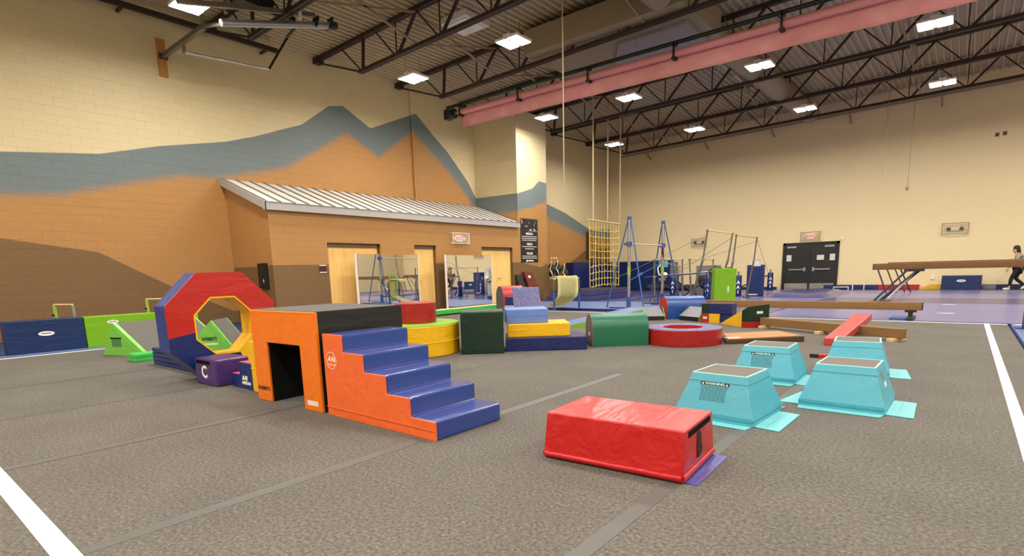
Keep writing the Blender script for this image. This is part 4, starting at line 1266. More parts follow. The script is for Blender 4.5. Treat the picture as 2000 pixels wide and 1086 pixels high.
for e, (tp, sg) in enumerate(((0.02, 1), (4.98, -1))):
    for k, dx in enumerate((0, 0.28, 0.52, 0.68)):
        MB().bar((tp + sg * (dx - 0.35), (k - 1.5) * 0.1, 1.04), (tp + sg * (dx + 0.05), (k - 1.5) * 0.35, 0.06), 0.035, 0.035).build('leg', DKSTEEL, t)
    MB().box(tp - 0.4, -0.07, 1.0, tp + 0.5, 0.07, 1.05).build('saddle', FANG, t)

# ------------------------------------------------------------------ horizontal bar rig
t = thing('horizontal_bar_rig', 'tall horizontal bar between two posts with blue bracing legs', 'horizontal bar', (-7.88, 15.3, 0.021))
for y in (0.0, 2.4):
    MB().tube((0, y, 0.02), (0, y, 0.35), 0.07, n=14).build('post_base', BLUESTEEL, t, smooth='auto')
    p = MB().tube((0, y, 0.35), (0, y, 2.68), 0.046, n=14).build('post', STEEL, t, smooth='auto')
    MB().tube((0, y, 1.0), (0, y, 1.25), 0.049, n=14).build('green_sleeve', GREENSTEEL, p, smooth='auto')
    MB().box(-0.055, y - 0.055, 2.64, 0.055, y + 0.055, 2.74).bevel(0.015).build('post_cap', BLUESTEEL, t)
    MB().tube((0, y, 1.87), (0, y, 2.0), 0.085, n=14).box(-0.16, y - 0.04, 1.9, 0.0, y + 0.04, 1.97).build('bar_clamp', BLUESTEEL, t, smooth='auto')
    for sg in (-1, 1):
        MB().tube((sg * 0.04, y, 2.66), (sg * (0.62 if y == 0 else 0.55), y + (-0.25 if y == 0 else 0.25), 0.03), 0.022, n=10).build('brace_leg', BLUESTEEL, t, smooth='auto')
    MB().box(-0.66, y - 0.05, 0.0, 0.66, y + 0.05, 0.03).build('foot', NAVYSTEEL, t)
MB().tube((0, 0, 1.935), (0, 2.4, 1.935), 0.021, n=12).build('bar', WOODL, t, smooth='auto')
for k in range(3):
    text('AAI'[k], 'logo', WHITE, t, (0.058 * 0.63 + 0.01, -0.058 * 0.8, 0.78 - k * 0.14), (0.62, -0.78, 0), Z_, 0.13, bold=0.006)
MB().path([(0.02, 2.34, 1.9), (0.06, 2.3, 1.7), (0.05, 2.36, 1.55), (0.0, 2.33, 1.7), (0.02, 2.34, 1.86)], 0.016).build('hanging_strap', FANG, t)
MB().tube((0, 0.02, 0.25), (0.05, 2.38, 0.3), 0.02).build('base_rail', NAVYSTEEL, t)
# light post with ball in the rig's middle
t = thing('cable_stand', 'pale cable stand with a white ball between the horizontal bar posts', 'stand', (-9.3, 20.9, 0.02))
MB().tube((0, 0, 0), (0, 0, 0.55), 0.035, 0.06).tube((0, 0, 0.55), (0, 0, 1.5), 0.06, 0.05).build('post', PAPER, t, smooth='auto')
MB().sphere((0.12, -0.03, 0.92), 0.11).build('ball', SIGNW, t, smooth=True)
MB().path([(0, 0, 1.45), (-0.18, -0.05, 1.2), (-0.12, -0.08, 0.95), (0.02, -0.1, 0.9)], 0.03).build('loop', PAPER, t, smooth=True)
MB().tube((0, 0, 1.42), (-1.05, -0.8, 0.72), 0.018).tube((-0.62, -0.48, 1.0), (-0.78, -0.6, 0.9), 0.06).build('stay_cable', BLUESTEEL, t)
MB().tube((0, 0, 1.42), (0.85, 0.6, 1.15), 0.014).build('stay_cable', STEEL, t)
MB().box(-0.1, -0.1, 0.7, 0.12, 0.06, 0.8).build('bracket', STEEL, t)

# ------------------------------------------------------------------ uneven bars
def barframe(label, x, y0, L, z, lean, zf=0.06, rail=None):
    t = thing('uneven_bar', label, 'gymnastics bar', (x, y0, 0), 0, 'uneven bar frames')
    for y in (0, L):
        MB().tube((lean * z, y, zf), (lean * 0.55, y, z * 0.62), 0.034, n=10).build('lower_post', GREYPOST, t, smooth='auto')
        MB().tube((lean * 0.55, y, z * 0.62), (0, y, z - 0.02), 0.025, n=10).build('upper_post', GREYPOST, t, smooth='auto')
        MB().tube((lean * 0.5, y, z * 0.64), (lean * 0.6, y, z * 0.6), 0.045, n=10).build('collar', STEEL, t)
        MB().box(lean * z - 0.12, y - 0.06, 0.02, lean * z + 0.12, y + 0.06, 0.045).build('foot', NAVYSTEEL, t)
        MB().sphere((0, y, z), 0.04).build('bar_end', GREYPOST, t, smooth=True)
    MB().tube((0, 0, z), (0, L, z), 0.02, n=12).build('bar', WOODL, t, smooth='auto')
    return t
t = barframe('taller leaning high bar frame left of the green upright mat', -6.31, 17.45, 2.4, 2.33, -0.21)
for y, e in ((0, -1), (2.4, 1)):
    MB().tube((0, y, 2.2), (-2.6, y + e * 1.2, 0.9), 0.007, n=5).build('stay_cable', GREYPOST, t)
t['label'] = 'taller leaning high bar frame with bar ends above the green upright mat'
t = barframe('leaning high bar frame rising behind green and blue upright mats', -6.06, 19.47, 2.4, 2.245, -0.13)
MB().tube((0, 2.4, 2.2), (0.5, 2.7, 0.6), 0.007, n=5).build('stay_cable', GREYPOST, t)
MB().tube((0, 2.3, 2.1), (-2.2, 0.2, 1.2), 0.007, n=5).build('stay_cable', GREYPOST, t)
t = barframe('low bar frame just right of the horizontal bar rig post', -7.97, 17.25, 2.35, 1.5, 0.03)
t = barframe('low bar frame in front of the grey board', -7.65, 19.48, 2.4, 1.49, 0.07)
t = thing('parallel_bars', 'pair of dark parallel rails behind the horizontal bar rig', 'parallel bars', (-8.25, 18.5, 0))
MB().tube((-0.6, -0.1, 0.9), (1.95, 0.0, 1.05), 0.024, n=10).build('rail', NAVYSTEEL, t, smooth='auto')
MB().tube((0.1, 0.45, 0.96), (2.1, 0.5, 1.06), 0.024, n=10).build('rail', GREYPOST, t, smooth='auto')
for px, py in ((-0.1, -0.08), (1.6, -0.02), (0.4, 0.46), (1.8, 0.49)):
    MB().tube((px, py, 0.02), (px, py, 0.93 + 0.06 * px), 0.022).build('post', NAVYSTEEL, t, smooth='auto')
MB().tube((1.25, 0.2, 0.99), (1.55, 0.2, 1.02), 0.05).build('rail_joint', SIGNW, t)
def postpad(label, x, y, h, braces, rz=0.0, letters=True):
    t = thing('padded_upright', label, 'padded post', (x, y, 0.02), rz, 'navy padded bar uprights')
    MB().tube((0, 0, 0), (0, 0, h), 0.13, n=20).bevel(0.025).build('pad', VN, t, smooth='auto')
    MB().tube((0, 0, h), (0, 0, h + 0.15), 0.04).build('post_top', STEEL, t)
    for dx, dy in braces:
        MB().bar((0, 0, h - 0.08), (dx, dy, 0.03), 0.05, 0.06).build('brace', NAVYSTEEL, t)
    MB().box(-0.2, -0.2, 0, 0.2, 0.2, 0.015).build('base_plate', NAVYSTEEL, t)
    d = Vector((0.31, -0.95, 0)).normalized()
    for k, c in enumerate('AAI'):
        text(c, 'logo', WHITE, t, d * 0.131 + Vector((0, 0, h * 0.66 - k * 0.19)), (0.95, 0.31, 0), Z_, 0.17, bold=0.008)
    return t
postpad('navy padded upright at the foot of the low bar near the rig', -10.0, 23.6, 0.8, ((1.2, -0.3), (1.0, 0.2)))
postpad('navy padded upright touching the left side of the green upright mat', -7.43, 20.7, 0.8, ((-0.9, -0.4), (0.7, 0.3)))
postpad('navy padded upright between green mat and blue upright mat', -6.99, 22.95, 0.83, ())
postpad('navy padded upright right of the blue upright mat', -7.3, 28.9, 0.84, ((-1.6, -0.2),))
# upright mats
t = foam_box('upright_mat', 'lime green folded mat standing upright behind the floor beam', 'upright mat', (-5.98, 17.3, 0.02), 0.62, 0.66, 0.34, 1.14, VLIME2, 'upright mats by the bars', bev=0.02)
MB().box(0.655, 0.08, 0.01, 0.668, 0.1, 1.12).build('seam_flap', BLACK, t)
plate('handle_patch', PAPER, t, (0.42, 0, 0.5), X_, Z_, 0.06, 0.2, 0.003, oval=True)
for hx in (0.18, 0.5):
    MB().box(hx - 0.07, 0.1, 1.14, hx + 0.07, 0.26, 1.165).build('carry_handle', BLACK, t)
t = foam_box('upright_mat', 'navy folded mat standing upright right of the green one', 'upright mat', (-6.72, 23.1, 0.02), 0.12, 0.62, 0.3, 1.17, VN, 'upright mats by the bars', bev=0.02)
MB().box(0.0, 0.0, 1.17, 0.17, 0.3, 1.22).box(0.5, 0.0, 1.17, 0.62, 0.3, 1.22).build('top_corner', VN, t)
plate('care_label', PAPER, t, (0.26, 0, 0.06), X_, Z_, 0.34, 0.05, 0.003)
t = thing('chalk_bin', 'white box behind the navy upright mat', 'box', (-6.8, 23.75, 0.02), 0.1)
MB().box(0, 0, 0, 0.34, 0.34, 1.42).build('bin_body', SIGNW, t)
MB().box(-0.02, -0.02, 1.42, 0.36, 0.36, 1.45).build('bin_rim', PAPER, t)
t = thing('padded_board', 'grey board behind the low bar frame with black bundle', 'board', (-9.35, 24.6, 0.02), 0.1)
MB().box(0, 0, 0, 1.05, 0.08, 1.26).bevel(0.01).build('board_panel', GREYTOP2, t)
MB().box(0.3, -0.06, 0.75, 0.9, 0.0, 0.98).bevel(0.02).build('black_recess', FANG, t)
t = thing('black_bundle', 'black round padded bundle hanging by the navy upright', 'bundle', (-8.75, 24.1, 0.62))
MB().sphere((0, 0, 0), 0.3, sz=1.25, sy=0.7).build('bundle_body', FANG, t, smooth=True)
MB().tube((0.0, 0, 0.3), (0.35, 0.3, 0.62), 0.03).tube((0, 0, -0.3), (0, 0, -0.6), 0.03).build('stand_post', FANG, t)

# ------------------------------------------------------------------ low bar with draped mat
t = thing('low_bar', 'low blue bar frame standing over the sky blue mats', 'low bar', (-9.86, 14.16, 0.0))
e = (0.39, 0.835)
for k in (0, 1):
    bx, by = e[0] * k, e[1] * k
    MB().tube((bx, by, 0), (bx, by, 0.62), 0.035, n=12).build('lower_post', BLUESTEEL, t, smooth='auto')
    MB().tube((bx, by, 0.6), (bx, by, 0.93), 0.027, n=12).build('upper_post', GREYPOST, t, smooth='auto')
    MB().tube((bx - 0.06, by, 0.6), (bx + 0.08, by, 0.6), 0.022).build('lock_knob', BLACK, t)
    MB().box(bx - 0.09, by - 0.09, 0, bx + 0.09, by + 0.09, 0.012).build('foot', BLUESTEEL, t)
MB().path([(0, 0, 0.9), (0.01, 0.02, 0.965), (0.05, 0.1, 0.985), (0.34, 0.735, 0.995), (0.385, 0.82, 0.975), (0.39, 0.835, 0.92)], 0.024, n=10).build('bar', STEEL, t, smooth=True)
t = thing('slide_mat', 'pale yellow flexible mat draped over the low blue bar', 'flexible mat', (-9.86, 14.16, 0))
cl = [(-0.78, 0.07), (-0.5, 0.17), (-0.2, 0.29), (0.02, 0.4), (0.09, 0.55), (0.1, 0.75), (0.085, 0.92), (0.05, 1.02), (-0.03, 1.05), (-0.2, 1.055), (-0.38, 1.03), (-0.46, 0.95)]
mb = MB()
rowsv = []
sm = []
for i in range(len(cl) - 1):
    for s_ in range(5):
        u = s_ / 5
        p0, p1, p2, p3 = cl[max(i - 1, 0)], cl[i], cl[i + 1], cl[min(i + 2, len(cl) - 1)]
        sm.append(tuple(0.5 * (2 * p1[k] + (p2[k] - p0[k]) * u + (2 * p0[k] - 5 * p1[k] + 4 * p2[k] - p3[k]) * u * u + (3 * p1[k] - p0[k] - 3 * p2[k] + p3[k]) * u ** 3) for k in (0, 1)))
sm.append(cl[-1])
bd = Vector((0.423, 0.906, 0))
nd = Vector((0.906, -0.423, 0))
for (u, v) in sm:
    rowsv.append([mb.bm.verts.new(bd * (0.09 + 0.74 * s_ / 6) + nd * u + Vector((0, 0, v + 0.008 * math.sin(s_ * 1.3 + u * 9)))) for s_ in range(7)])
for A, B in zip(rowsv, rowsv[1:]):
    for i in range(6):
        mb.bm.faces.new((A[i], A[i + 1], B[i + 1], B[i]))
bmesh.ops.solidify(mb.bm, geom=mb.bm.faces[:], thickness=0.022)
mb.build('mat_sheet', VCREAM, t, smooth=True)

# ------------------------------------------------------------------ left back corner: mats, net, stack
for k, (a, b, u, v, lab) in enumerate(((-12.4, -7.12, 15.02, 18.4, 'sky blue mat under the low bar and horizontal bar rig'), (-14.3, -12.42, 14.4, 18.1, 'sky blue mat by the store room wall'), (-12.9, -7.12, 18.42, 24.5, 'violet mat behind the horizontal bar rig'), (-16.6, -7.12, 24.52, 29.7, 'violet mat along the far left corner'))):
    t = thing('floor_mat', lab, 'floor mat', (a, u, ZF), 0, 'mats on the floor at the back left')
    MB().box(0.01, 0.01, 0, b - a - 0.01, v - u - 0.01, 0.07).bevel(0.008, 1).build('mat_body', VMATL if k < 2 else VMATB, t)
    MB().box(0, 0, 0, b - a, v - u, 0.055).build('mat_edge', VND, t)
t = thing('landing_stack', 'two-layer stack of violet landing mats under the climbing net', 'mat stack', (-13.3, 18.6, 0.025))
MB().box(0, 0.0, 0, 2.1, 3.6, 0.17).bevel(0.015).build('lower_mat', VMATB, t)
MB().box(0.02, 0.25, 0.18, 1.95, 3.6, 0.39).bevel(0.015).build('upper_mat', VMATB, t)
MB().box(0.03, 0.26, 0.385, 1.94, 3.59, 0.398).build('top_cover', FANG, t)
# climbing net
t = thing('climbing_net', 'yellow rope climbing net hanging from a bar over the mat stack', 'climbing net', (-12.2, 20.1, 3.27))
Wn, Hn = 2.65, 2.76
MB().tube((0, -0.05, 0.0), (0, Wn, -0.06), 0.03, n=10).build('top_bar', WOODL, t, smooth='auto')
nv, nh = 11, 9
for k in range(nv):
    y = 0.05 + (Wn - 0.15) * k / (nv - 1)
    MB().path([(0.02 * math.sin(k), y, 0), (0.03 * math.sin(k * 2.1), y + 0.01, -Hn * 0.5), (0.02, y + 0.02 * math.sin(k), -Hn + 0.03 * math.sin(k * 1.7))], 0.012 if k not in (0, 2, nv - 1) else 0.018, n=5).build('net_upright', ROPEY, t)
for j in range(nh):
    z = -0.42 - j * (Hn - 0.5) / (nh - 1)
    pp = []
    for k in range(nv):
        y = 0.05 + (Wn - 0.15) * k / (nv - 1)
        sag = 0.08 * abs((k - (nv - 1) / 2) / ((nv - 1) / 2)) ** 2 * (1 if j > 4 else -0.5)
        pp.append((0.03, y, z - sag + 0.02 * math.sin(3 * k + j)))
        if k < nv - 1:
            pp.append((0.05, y + (Wn - 0.15) / (nv - 1) / 2, z - sag - 0.035))
    MB().path(pp, 0.018, n=5).build('net_rung', ROPEY, t)
# upright navy wall mats
t = foam_box('wall_mat', 'dark navy thick mat standing in the left corner behind the net', 'upright mat', (-16.55, 24.9, 0.03), 0, 0.5, 2.4, 1.6, VND, 'navy mats standing in the far corner', bev=0.02)
t = foam_box('wall_mat', 'dark navy mat standing next to the one in the left corner', 'upright mat', (-16.55, 27.35, 0.03), 0, 0.45, 1.9, 1.62, VND, 'navy mats standing in the far corner', bev=0.02)
t = foam_box('wall_mat', 'big blue crash mat leaning on the far wall behind the rig', 'crash mat', (-15.9, 29.2, 0.03), 0, 3.35, 0.5, 1.6, VNP, 'navy mats standing in the far corner', bev=0.03)
MB().box(3.35, 0.02, 0, 3.6, 0.48, 1.5).bevel(0.02).build('grey_end', GREYSIDE, t)
plate('cyan_patch', VTF, t, (2.95, 0, 1.4), X_, Z_, 0.55, 0.35, 0.004)
t = thing('black_cushions', 'row of black crumpled cushions at the foot of the blue crash mat', 'cushions', (-13.4, 28.4, 0.03))
rnd = random.Random(5)
for k in range(7):
    MB().sphere((k * 0.42, rnd.uniform(-0.1, 0.1), 0.14), 0.25, sy=0.8, sz=0.62 + 0.2 * rnd.random(), seg=12).build('cushion', FANG, t, smooth=True)
t = thing('wall_board', 'brown wooden board fixed on the left wall behind the net', 'board', (XL, 27.2, 1.85))
MB().box(0, 0, 0, 0.16, 0.08, 1.5).box(0, 0.5, 0, 0.16, 0.58, 1.5).build('board_rail', DKWOOD, t)
MB().box(0.02, 0.08, 0, 0.12, 0.5, 1.5).build('board_face', WOODP, t)
# gear on hooks on the pilaster's far side
t = thing('hook_rail', 'row of pale hooks on the wall by the banner pilaster', 'hook rail', (-14.35, 20.22, 1.72))
MB().box(0, 0, -0.03, 0.75, 0.03, 0.03).build('rail_board', WOODP, t)
for k in range(3):
    MB().tube((0.08 + 0.13 * k, 0.03, 0), (0.08 + 0.13 * k, 0.12, 0.04), 0.012).sphere((0.08 + 0.13 * k, 0.12, 0.05), 0.035).build('hook', SIGNW, t)
gear = [('hanging_gear', 'black and white straps hanging leftmost on the hooks', 0.02, 1.38, FANG, SIGNW), ('hanging_gear', 'black bundle with pink cloth hanging in the middle of the hooks', 0.36, 1.42, FANG, PAPER), ('hanging_gear', 'dark green bundle with cream strap hanging rightmost on the hooks', 0.72, 1.24, flat('olive_cloth', rgb(48, 50, 40), 0.9), VCREAM)]
for n_, lab, dx, z, m1, m2 in gear:
    t = thing(n_, lab, 'gear bundle', (-14.35 + dx, 20.42, z), 0, 'gear on the hooks')
    MB().sphere((-0.03, 0, 0.02), 0.12, sz=1.3, sy=0.8).sphere((0.05, -0.02, -0.13), 0.14, sz=1.1, sy=0.8).sphere((-0.02, 0.0, -0.28), 0.11, sz=1.3, sx=1.2, sy=0.8).build('bundle_body', m1, t, smooth=True)
    MB().path([(-0.02, 0.0, 0.3), (0.06, -0.1, 0.12), (0.0, -0.14, -0.1), (0.1, -0.15, -0.22), (0.14, -0.12, -0.4)], [0.008, 0.016, 0.014, 0.03, 0.02], n=8).build('strap', m2, t, smooth=True)
# maroon folded mat leaning against the pilaster
t = thing('leaning_mat', 'maroon folded mat leaning against the wall under the banner', 'folded mat', (-14.05, 18.3, ZF), 0)
MB().hexa([(0.05, 0.2, 0), (0.16, 0.2, 0), (0.16, 0.85, 0), (0.05, 0.85, 0), (-0.3, 0.0, 1.27), (-0.2, 0.0, 1.27), (-0.2, 0.55, 1.24), (-0.3, 0.55, 1.24)]).bevel(0.012).build('cover', VMAR, t)
plate('care_label', PAPER, t, (-0.135, 0.28, 1.05), Y_, (-0.28, -0.15, 1), 0.16, 0.11, 0.004)
t = thing('leaning_board', 'black board leaning beside the maroon mat', 'board', (-14.12, 17.85, ZF), 0)
MB().hexa([(0.05, 0.1, 0), (0.12, 0.1, 0), (0.12, 0.55, 0), (0.05, 0.55, 0), (-0.25, 0.0, 1.15), (-0.18, 0.0, 1.15), (-0.18, 0.35, 1.15), (-0.25, 0.35, 1.15)]).build('board_panel', FANG, t)
# mirrors on stands
for k, (y0, lab) in enumerate(((9.85, 'large standing mirror nearer the tunnel block'), (13.5, 'large standing mirror in front of the far maple doors'))):
    t = thing('mirror', lab, 'mirror', (-13.92, y0, 0), 0, 'standing mirrors before the store room')
    MB().box(-0.03, 0, 0.03, 0.0, 2.36, 1.86).build('backing_board', WOODP, t)
    MB().box(0.0, 0.03, 0.06, 0.006, 2.34, 1.85).build('mirror_glass', MIRROR, t)
    MB().box(-0.03, -0.05, 0.0, 0.02, 0.0, 1.86).box(-0.03, 2.36, 0.0, 0.02, 2.38, 1.86).build('edge_trim', SIGNW, t)
    for fy in (-0.03, 2.33):
        MB().box(-0.35, fy - 0.03, ZF, 0.35, fy + 0.03, ZF + 0.05).build('foot', PAPER, t)
t = thing('low_mat', 'long low lime mat in front of the mirrors', 'mat', (-12.05, 9.6, 0.0), 0.02)
MB().box(0, 0, 0.04, 0.3, 4.4, 0.17).bevel(0.012).build('cover', VG2, t)
MB().box(0.02, 0.02, 0.0, 0.28, 4.38, 0.04).build('base_board', FANG, t)
MB().box(0.005, 0.005, 0.168, 0.295, 4.395, 0.174).build('top_cover', VCREAM, t)  # cream sheet paints the light falling on the lime mat's top
t = foam_box('foam_block', 'dark violet foam block between the tunnel and red drum', 'foam block', (-12.9, 10.15, 0), 0, 0.6, 0.5, 0.3, VMATB)

# ------------------------------------------------------------------ wall fixtures
t = thing('wall_banner', 'tall black banner with white lettering on the pilaster', 'banner', (-14.4, 18.9, 2.5))
MB().box(0, -0.6, -0.9, 0.012, 0.6, 0.9).build('banner_sheet', flat('banner_black', rgb(30, 28, 30), 0.5), t)
def bt(s, z, size, m=WHITE, w=1.0):
    return text(s, 'banner_heading', m, t, (0.0125, 0, z), Y_, Z_, size, bold=0.004, sx=w)
bt('MISSION', 0.28, 0.125); bt('VISION', -0.145, 0.125); bt('VALUES', -0.53, 0.125)
rnd = random.Random(11)
for z, w in ((0.17, 1.04), (0.09, 1.04), (0.015, 1.0), (-0.245, 1.02), (-0.335, 0.6), (-0.64, 1.02), (-0.72, 1.04)):
    mb = MB()
    u = -w / 2
    while u < w / 2 - 0.02:
        wl = rnd.uniform(0.05, 0.15)
        mb.box(0.012, u, z - 0.016, 0.0135, min(u + wl, w / 2), z + 0.016)
        u += wl + 0.02
    mb.build('fine_print', PAPER, t)
MB().box(0.012, -0.1, 0.395, 0.0135, 0.6, 0.405).build('divider_line', PAPER, t)
pl = plate('emblem', WHITE, t, (0.0125, -0.2, -0.87 + 0.03), Y_, Z_, 0.1, 0.1, 0.001, oval=True)
plate('emblem', WHITE, t, (0.0125, 0.05, -0.83), Y_, Z_, 0.42, 0.05, 0.001)
fig = [([(-0.58, 0.86), (-0.5, 0.86), (-0.44, 0.7), (-0.5, 0.68)], 'f'), ([(-0.3, 0.6), (-0.12, 0.62), (-0.1, 0.58), (-0.26, 0.56)], 'f'), ([(0.02, 0.46), (0.1, 0.5), (0.18, 0.42), (0.08, 0.42)], 'w'), ([(0.28, 0.52), (0.36, 0.5), (0.46, 0.42), (0.34, 0.42)], 'w'), ([(0.3, 0.62), (0.46, 0.84), (0.48, 0.82), (0.34, 0.6)], 'g'), ([(-0.06, 0.76), (-0.02, 0.78), (0.02, 0.7), (-0.04, 0.68)], 'g')]
for P, c in fig:
    if sum(P[i][0] * P[(i + 1) % 4][1] - P[(i + 1) % 4][0] * P[i][1] for i in range(4)) < 0: P = P[::-1]
    plate('picture_patch', {'f': SKIN, 'w': PAPER, 'g': GREYSIDE}[c], t, (0.0125, 0, 0), Y_, Z_, 0, 0, 0.001, poly=P)
def guard(name, label, loc, facing, w, h, wires, mat):
    """wire guard box over a wall fixture; facing 'x' (left wall side) or 'y' (far wall)"""
    t = thing(name, label, 'wire guard', loc, 0 if facing == 'x' else -PI / 2, 'wire guards')
    mb = MB()
    r = 0.012
    for z in (-h / 2, h / 2):
        mb.tube((0.14, -w / 2, z), (0.14, w / 2, z), r, n=6)
        for y in (-w / 2, w / 2):
            mb.tube((0.0, y, z), (0.14, y, z), r, n=6)
    for y in (-w / 2, w / 2):
        mb.tube((0.14, y, -h / 2), (0.14, y, h / 2), r, n=6)
    mb.build('guard_frame', mat, t)
    mb = MB()
    for k in range(1, wires):
        z = -h / 2 + h * k / wires
        mb.tube((0.14, -w / 2, z), (0.14, w / 2, z), 0.0035, n=5)
    for k in range(1, 10):
        y = -w / 2 + w * k / 10
        mb.tube((0.14, y, -h / 2), (0.14, y, h / 2), 0.003, n=5)
    mb.build('guard_wire', mat, t)
    return t
def exit_sign(label, loc, facing):
    t = thing('exit_sign', label, 'exit sign', loc, 0 if facing == 'x' else -PI / 2, 'exit signs')
    MB().box(0.0, -0.17, -0.11, 0.06, 0.17, 0.11).bevel(0.01).build('sign_box', EXITLIT if facing == 'y' else SIGNW, t)
    text('EXIT', 'sign_letters', SIGNRED if facing == 'y' else SIGNRED, t, (0.0605, 0, 0), Y_, Z_, 0.16, bold=0.005)
    for s in (-1, 1):
        MB().tube((0.02, s * 0.24, 0.0), (0.09, s * 0.24, -0.02), 0.05, 0.06, n=12).tube((0.02, s * 0.17, 0), (0.02, s * 0.24, 0), 0.02, n=8).build('emergency_lamp', SIGNW, t)
    return t
guard('sign_guard', 'wire guard over the exit sign above the maple doors', (SX, 14.65, 2.47), 'x', 0.84, 0.36, 9, SIGNW)
exit_sign('exit sign inside the wire guard above the maple doors', (SX, 14.65, 2.47), 'x')
guard('sign_guard', 'wire guard over the exit sign above the black double doors', (-5.84, YF, 2.52), 'y', 0.82, 0.4, 8, GUARDD)
exit_sign('exit sign inside the wire guard above the black double doors', (-5.84, YF, 2.52), 'y')
def emlight(label, loc):
    t = thing('emergency_light', label, 'emergency light', loc, -PI / 2, 'emergency lights')
    MB().box(0, -0.14, -0.07, 0.07, 0.14, 0.07).bevel(0.015).build('light_box', SIGNW, t)
    for s in (-1, 1):
        MB().tube((0.03, s * 0.2, 0.03), (0.11, s * 0.22, 0.0), 0.05, 0.07, n=14).build('lamp_head', GREYPOST, t)
guard('light_guard', 'wire guard on the far wall behind the tall bar frames', (-11.22, YF, 2.52), 'y', 0.78, 0.4, 8, GUARDD)
emlight('emergency light on the far wall behind the tall bar frames', (-11.22, YF, 2.52))
guard('light_guard', 'wire guard on the far wall above the navy mat and person', (-0.45, YF, 2.52), 'y', 0.86, 0.44, 8, GUARDD)
emlight('emergency light on the far wall above the navy mat and person', (-0.45, YF, 2.5))
t = thing('mounted_cabinet', 'narrow black cabinet on the side wall of the store room', 'cabinet', (-14.87, SY0, 1.29))
MB().box(-0.2, -0.1, -0.34, 0.2, 0.0, 0.34).bevel(0.008).build('cabinet_box', BLACK, t)
MB().box(-0.17, -0.108, -0.31, 0.17, -0.1, 0.31).build('cabinet_door', BLACK, t)
plate('white_mark', WHITE, t, (0.1, -0.109, -0.13), X_, Z_, 0, 0, 0.001, poly=[(-0.03, -0.04), (0.03, -0.04), (0, 0.06)])
t = thing('room_sign', 'small maroon sign with white bands beside the maple doors', 'sign', (SX, 9.02, 1.45))
MB().box(0, -0.11, -0.1, 0.015, 0.11, 0.1).build('sign_plate', REDSIGN, t)
MB().box(0, -0.11, 0.085, 0.018, 0.11, 0.11).box(0, -0.11, -0.11, 0.018, 0.11, -0.085).build('sign_band', SIGNW, t)
# black double doors on the far wall
d = MB().box(-7.02, YF - 0.06, ZF, -6.9, YF, 2.25).box(-4.72, YF - 0.06, ZF, -4.6, YF, 2.25).box(-7.02, YF - 0.06, 2.15, -4.6, YF, 2.25).box(-5.84, YF - 0.05, ZF, -5.78, YF, 2.2).build('door_4', BLACK)
struct(d, 'black steel double doors on the far wall under the exit sign')
for k, (a, b) in enumerate(((-6.9, -5.84), (-5.78, -4.72))):
    lf = MB().box(a + 0.005, YF - 0.045, ZF + 0.01, b - 0.005, YF - 0.005, 2.145).build('door_leaf', flat('black_door', rgb(22, 23, 24), 0.4), d)
    MB().box(a + 0.02, YF - 0.052, ZF + 0.02, b - 0.02, YF - 0.045, 0.3).build('kick_plate', KICK, lf)
    hx = b - 0.16 if k == 0 else a + 0.16
    u, v = (a + 0.2, b - 0.14) if k == 0 else (a + 0.14, b - 0.2)
    MB().box(u, YF - 0.12, 0.94, v, YF - 0.08, 1.0).box(hx - 0.06, YF - 0.11, 0.88, hx + 0.04, YF - 0.045, 1.06).build('push_bar', STEEL, lf)
    MB().box(*((a + 0.08, YF - 0.09, 2.0, a + 0.48, YF - 0.045, 2.08) if k == 0 else (b - 0.48, YF - 0.09, 2.0, b - 0.08, YF - 0.045, 2.08))).build('door_closer', STEEL, lf)
    for q, (px, pz, w_, h_) in enumerate((((a + 0.17, 1.52, 0.22, 0.3),) if k == 0 else ((a + 0.42, 1.52, 0.3, 0.23), (b - 0.14, 1.52, 0.22, 0.3)))):
        plate('paper_notice', PAPER, lf, (px, YF - 0.046, pz), X_, Z_, w_, h_, 0.002)
t = thing('wall_sensor', 'small white sensor box on the far wall right of black doors', 'sensor', (-4.5, YF, 2.36))
MB().box(-0.05, -0.05, -0.07, 0.05, 0, 0.07).bevel(0.01).build('sensor_box', SIGNW, t)
t = thing('wall_outlet', 'small white wall box low on the far wall above yellow mat', 'wall box', (-1.02, YF, 0.5))
MB().box(-0.06, -0.06, -0.07, 0.06, 0, 0.07).bevel(0.01).build('box_body', SIGNW, t)
for k, xx in enumerate((0.54, 0.77)):
    t = thing('wall_socket', ['left one of two small dark squares high on the far wall', 'right one of two small dark squares high on the far wall'][k], 'wall plate', (xx, YF, 6.06 + 0.01 * k))
    MB().box(-0.06, -0.012, -0.07, 0.06, 0, 0.07).build('cover_plate', flat('dark_plate', rgb(90, 72, 48), 0.6), t)
# low folded mats and small white bars along the far wall
def lowmat(label, x0, x1, mat, z=0.2, slope=None, y=29.62):
    t = thing('border_mat', label, 'folded mat', (x0, y, 0.02), 0, 'low mats along the far wall')
    w = x1 - x0
    if slope is None:
        MB().box(0, 0, 0, w, 0.22, z).bevel(0.008).build('cover', mat, t)
    else:
        MB().prism([(0, 0), (w, 0), (w, z), (slope, z)], 0, 0.22).build('cover', mat, t)
    return t
lowmat('long black low mat along the far wall right of the doors', -5.1, -2.95, VND)
lowmat('red low mat along the far wall behind the beam legs', -2.94, -1.45, VR)
lowmat('yellow sloped low mat along the far wall left of navy panel', -1.44, -0.72, VY, 0.2, 0.35)
lowmat('grey sloped low mat right of the navy panel mat', 0.62, 1.05, GREYSIDE, 0.2)
lowmat('black low mat behind the walking person', 1.06, 2.3, VND, 0.19)
lowmat('navy low mat along the far wall left of the black doors', -11.8, -7.2, VNP, 0.12)
t = foam_box('panel_mat', 'navy panel mat standing by the far wall under the emergency light', 'panel mat', (-0.7, 29.28, 0.02), 0, 1.29, 0.26, 0.575, VNP, 'navy panel mats')
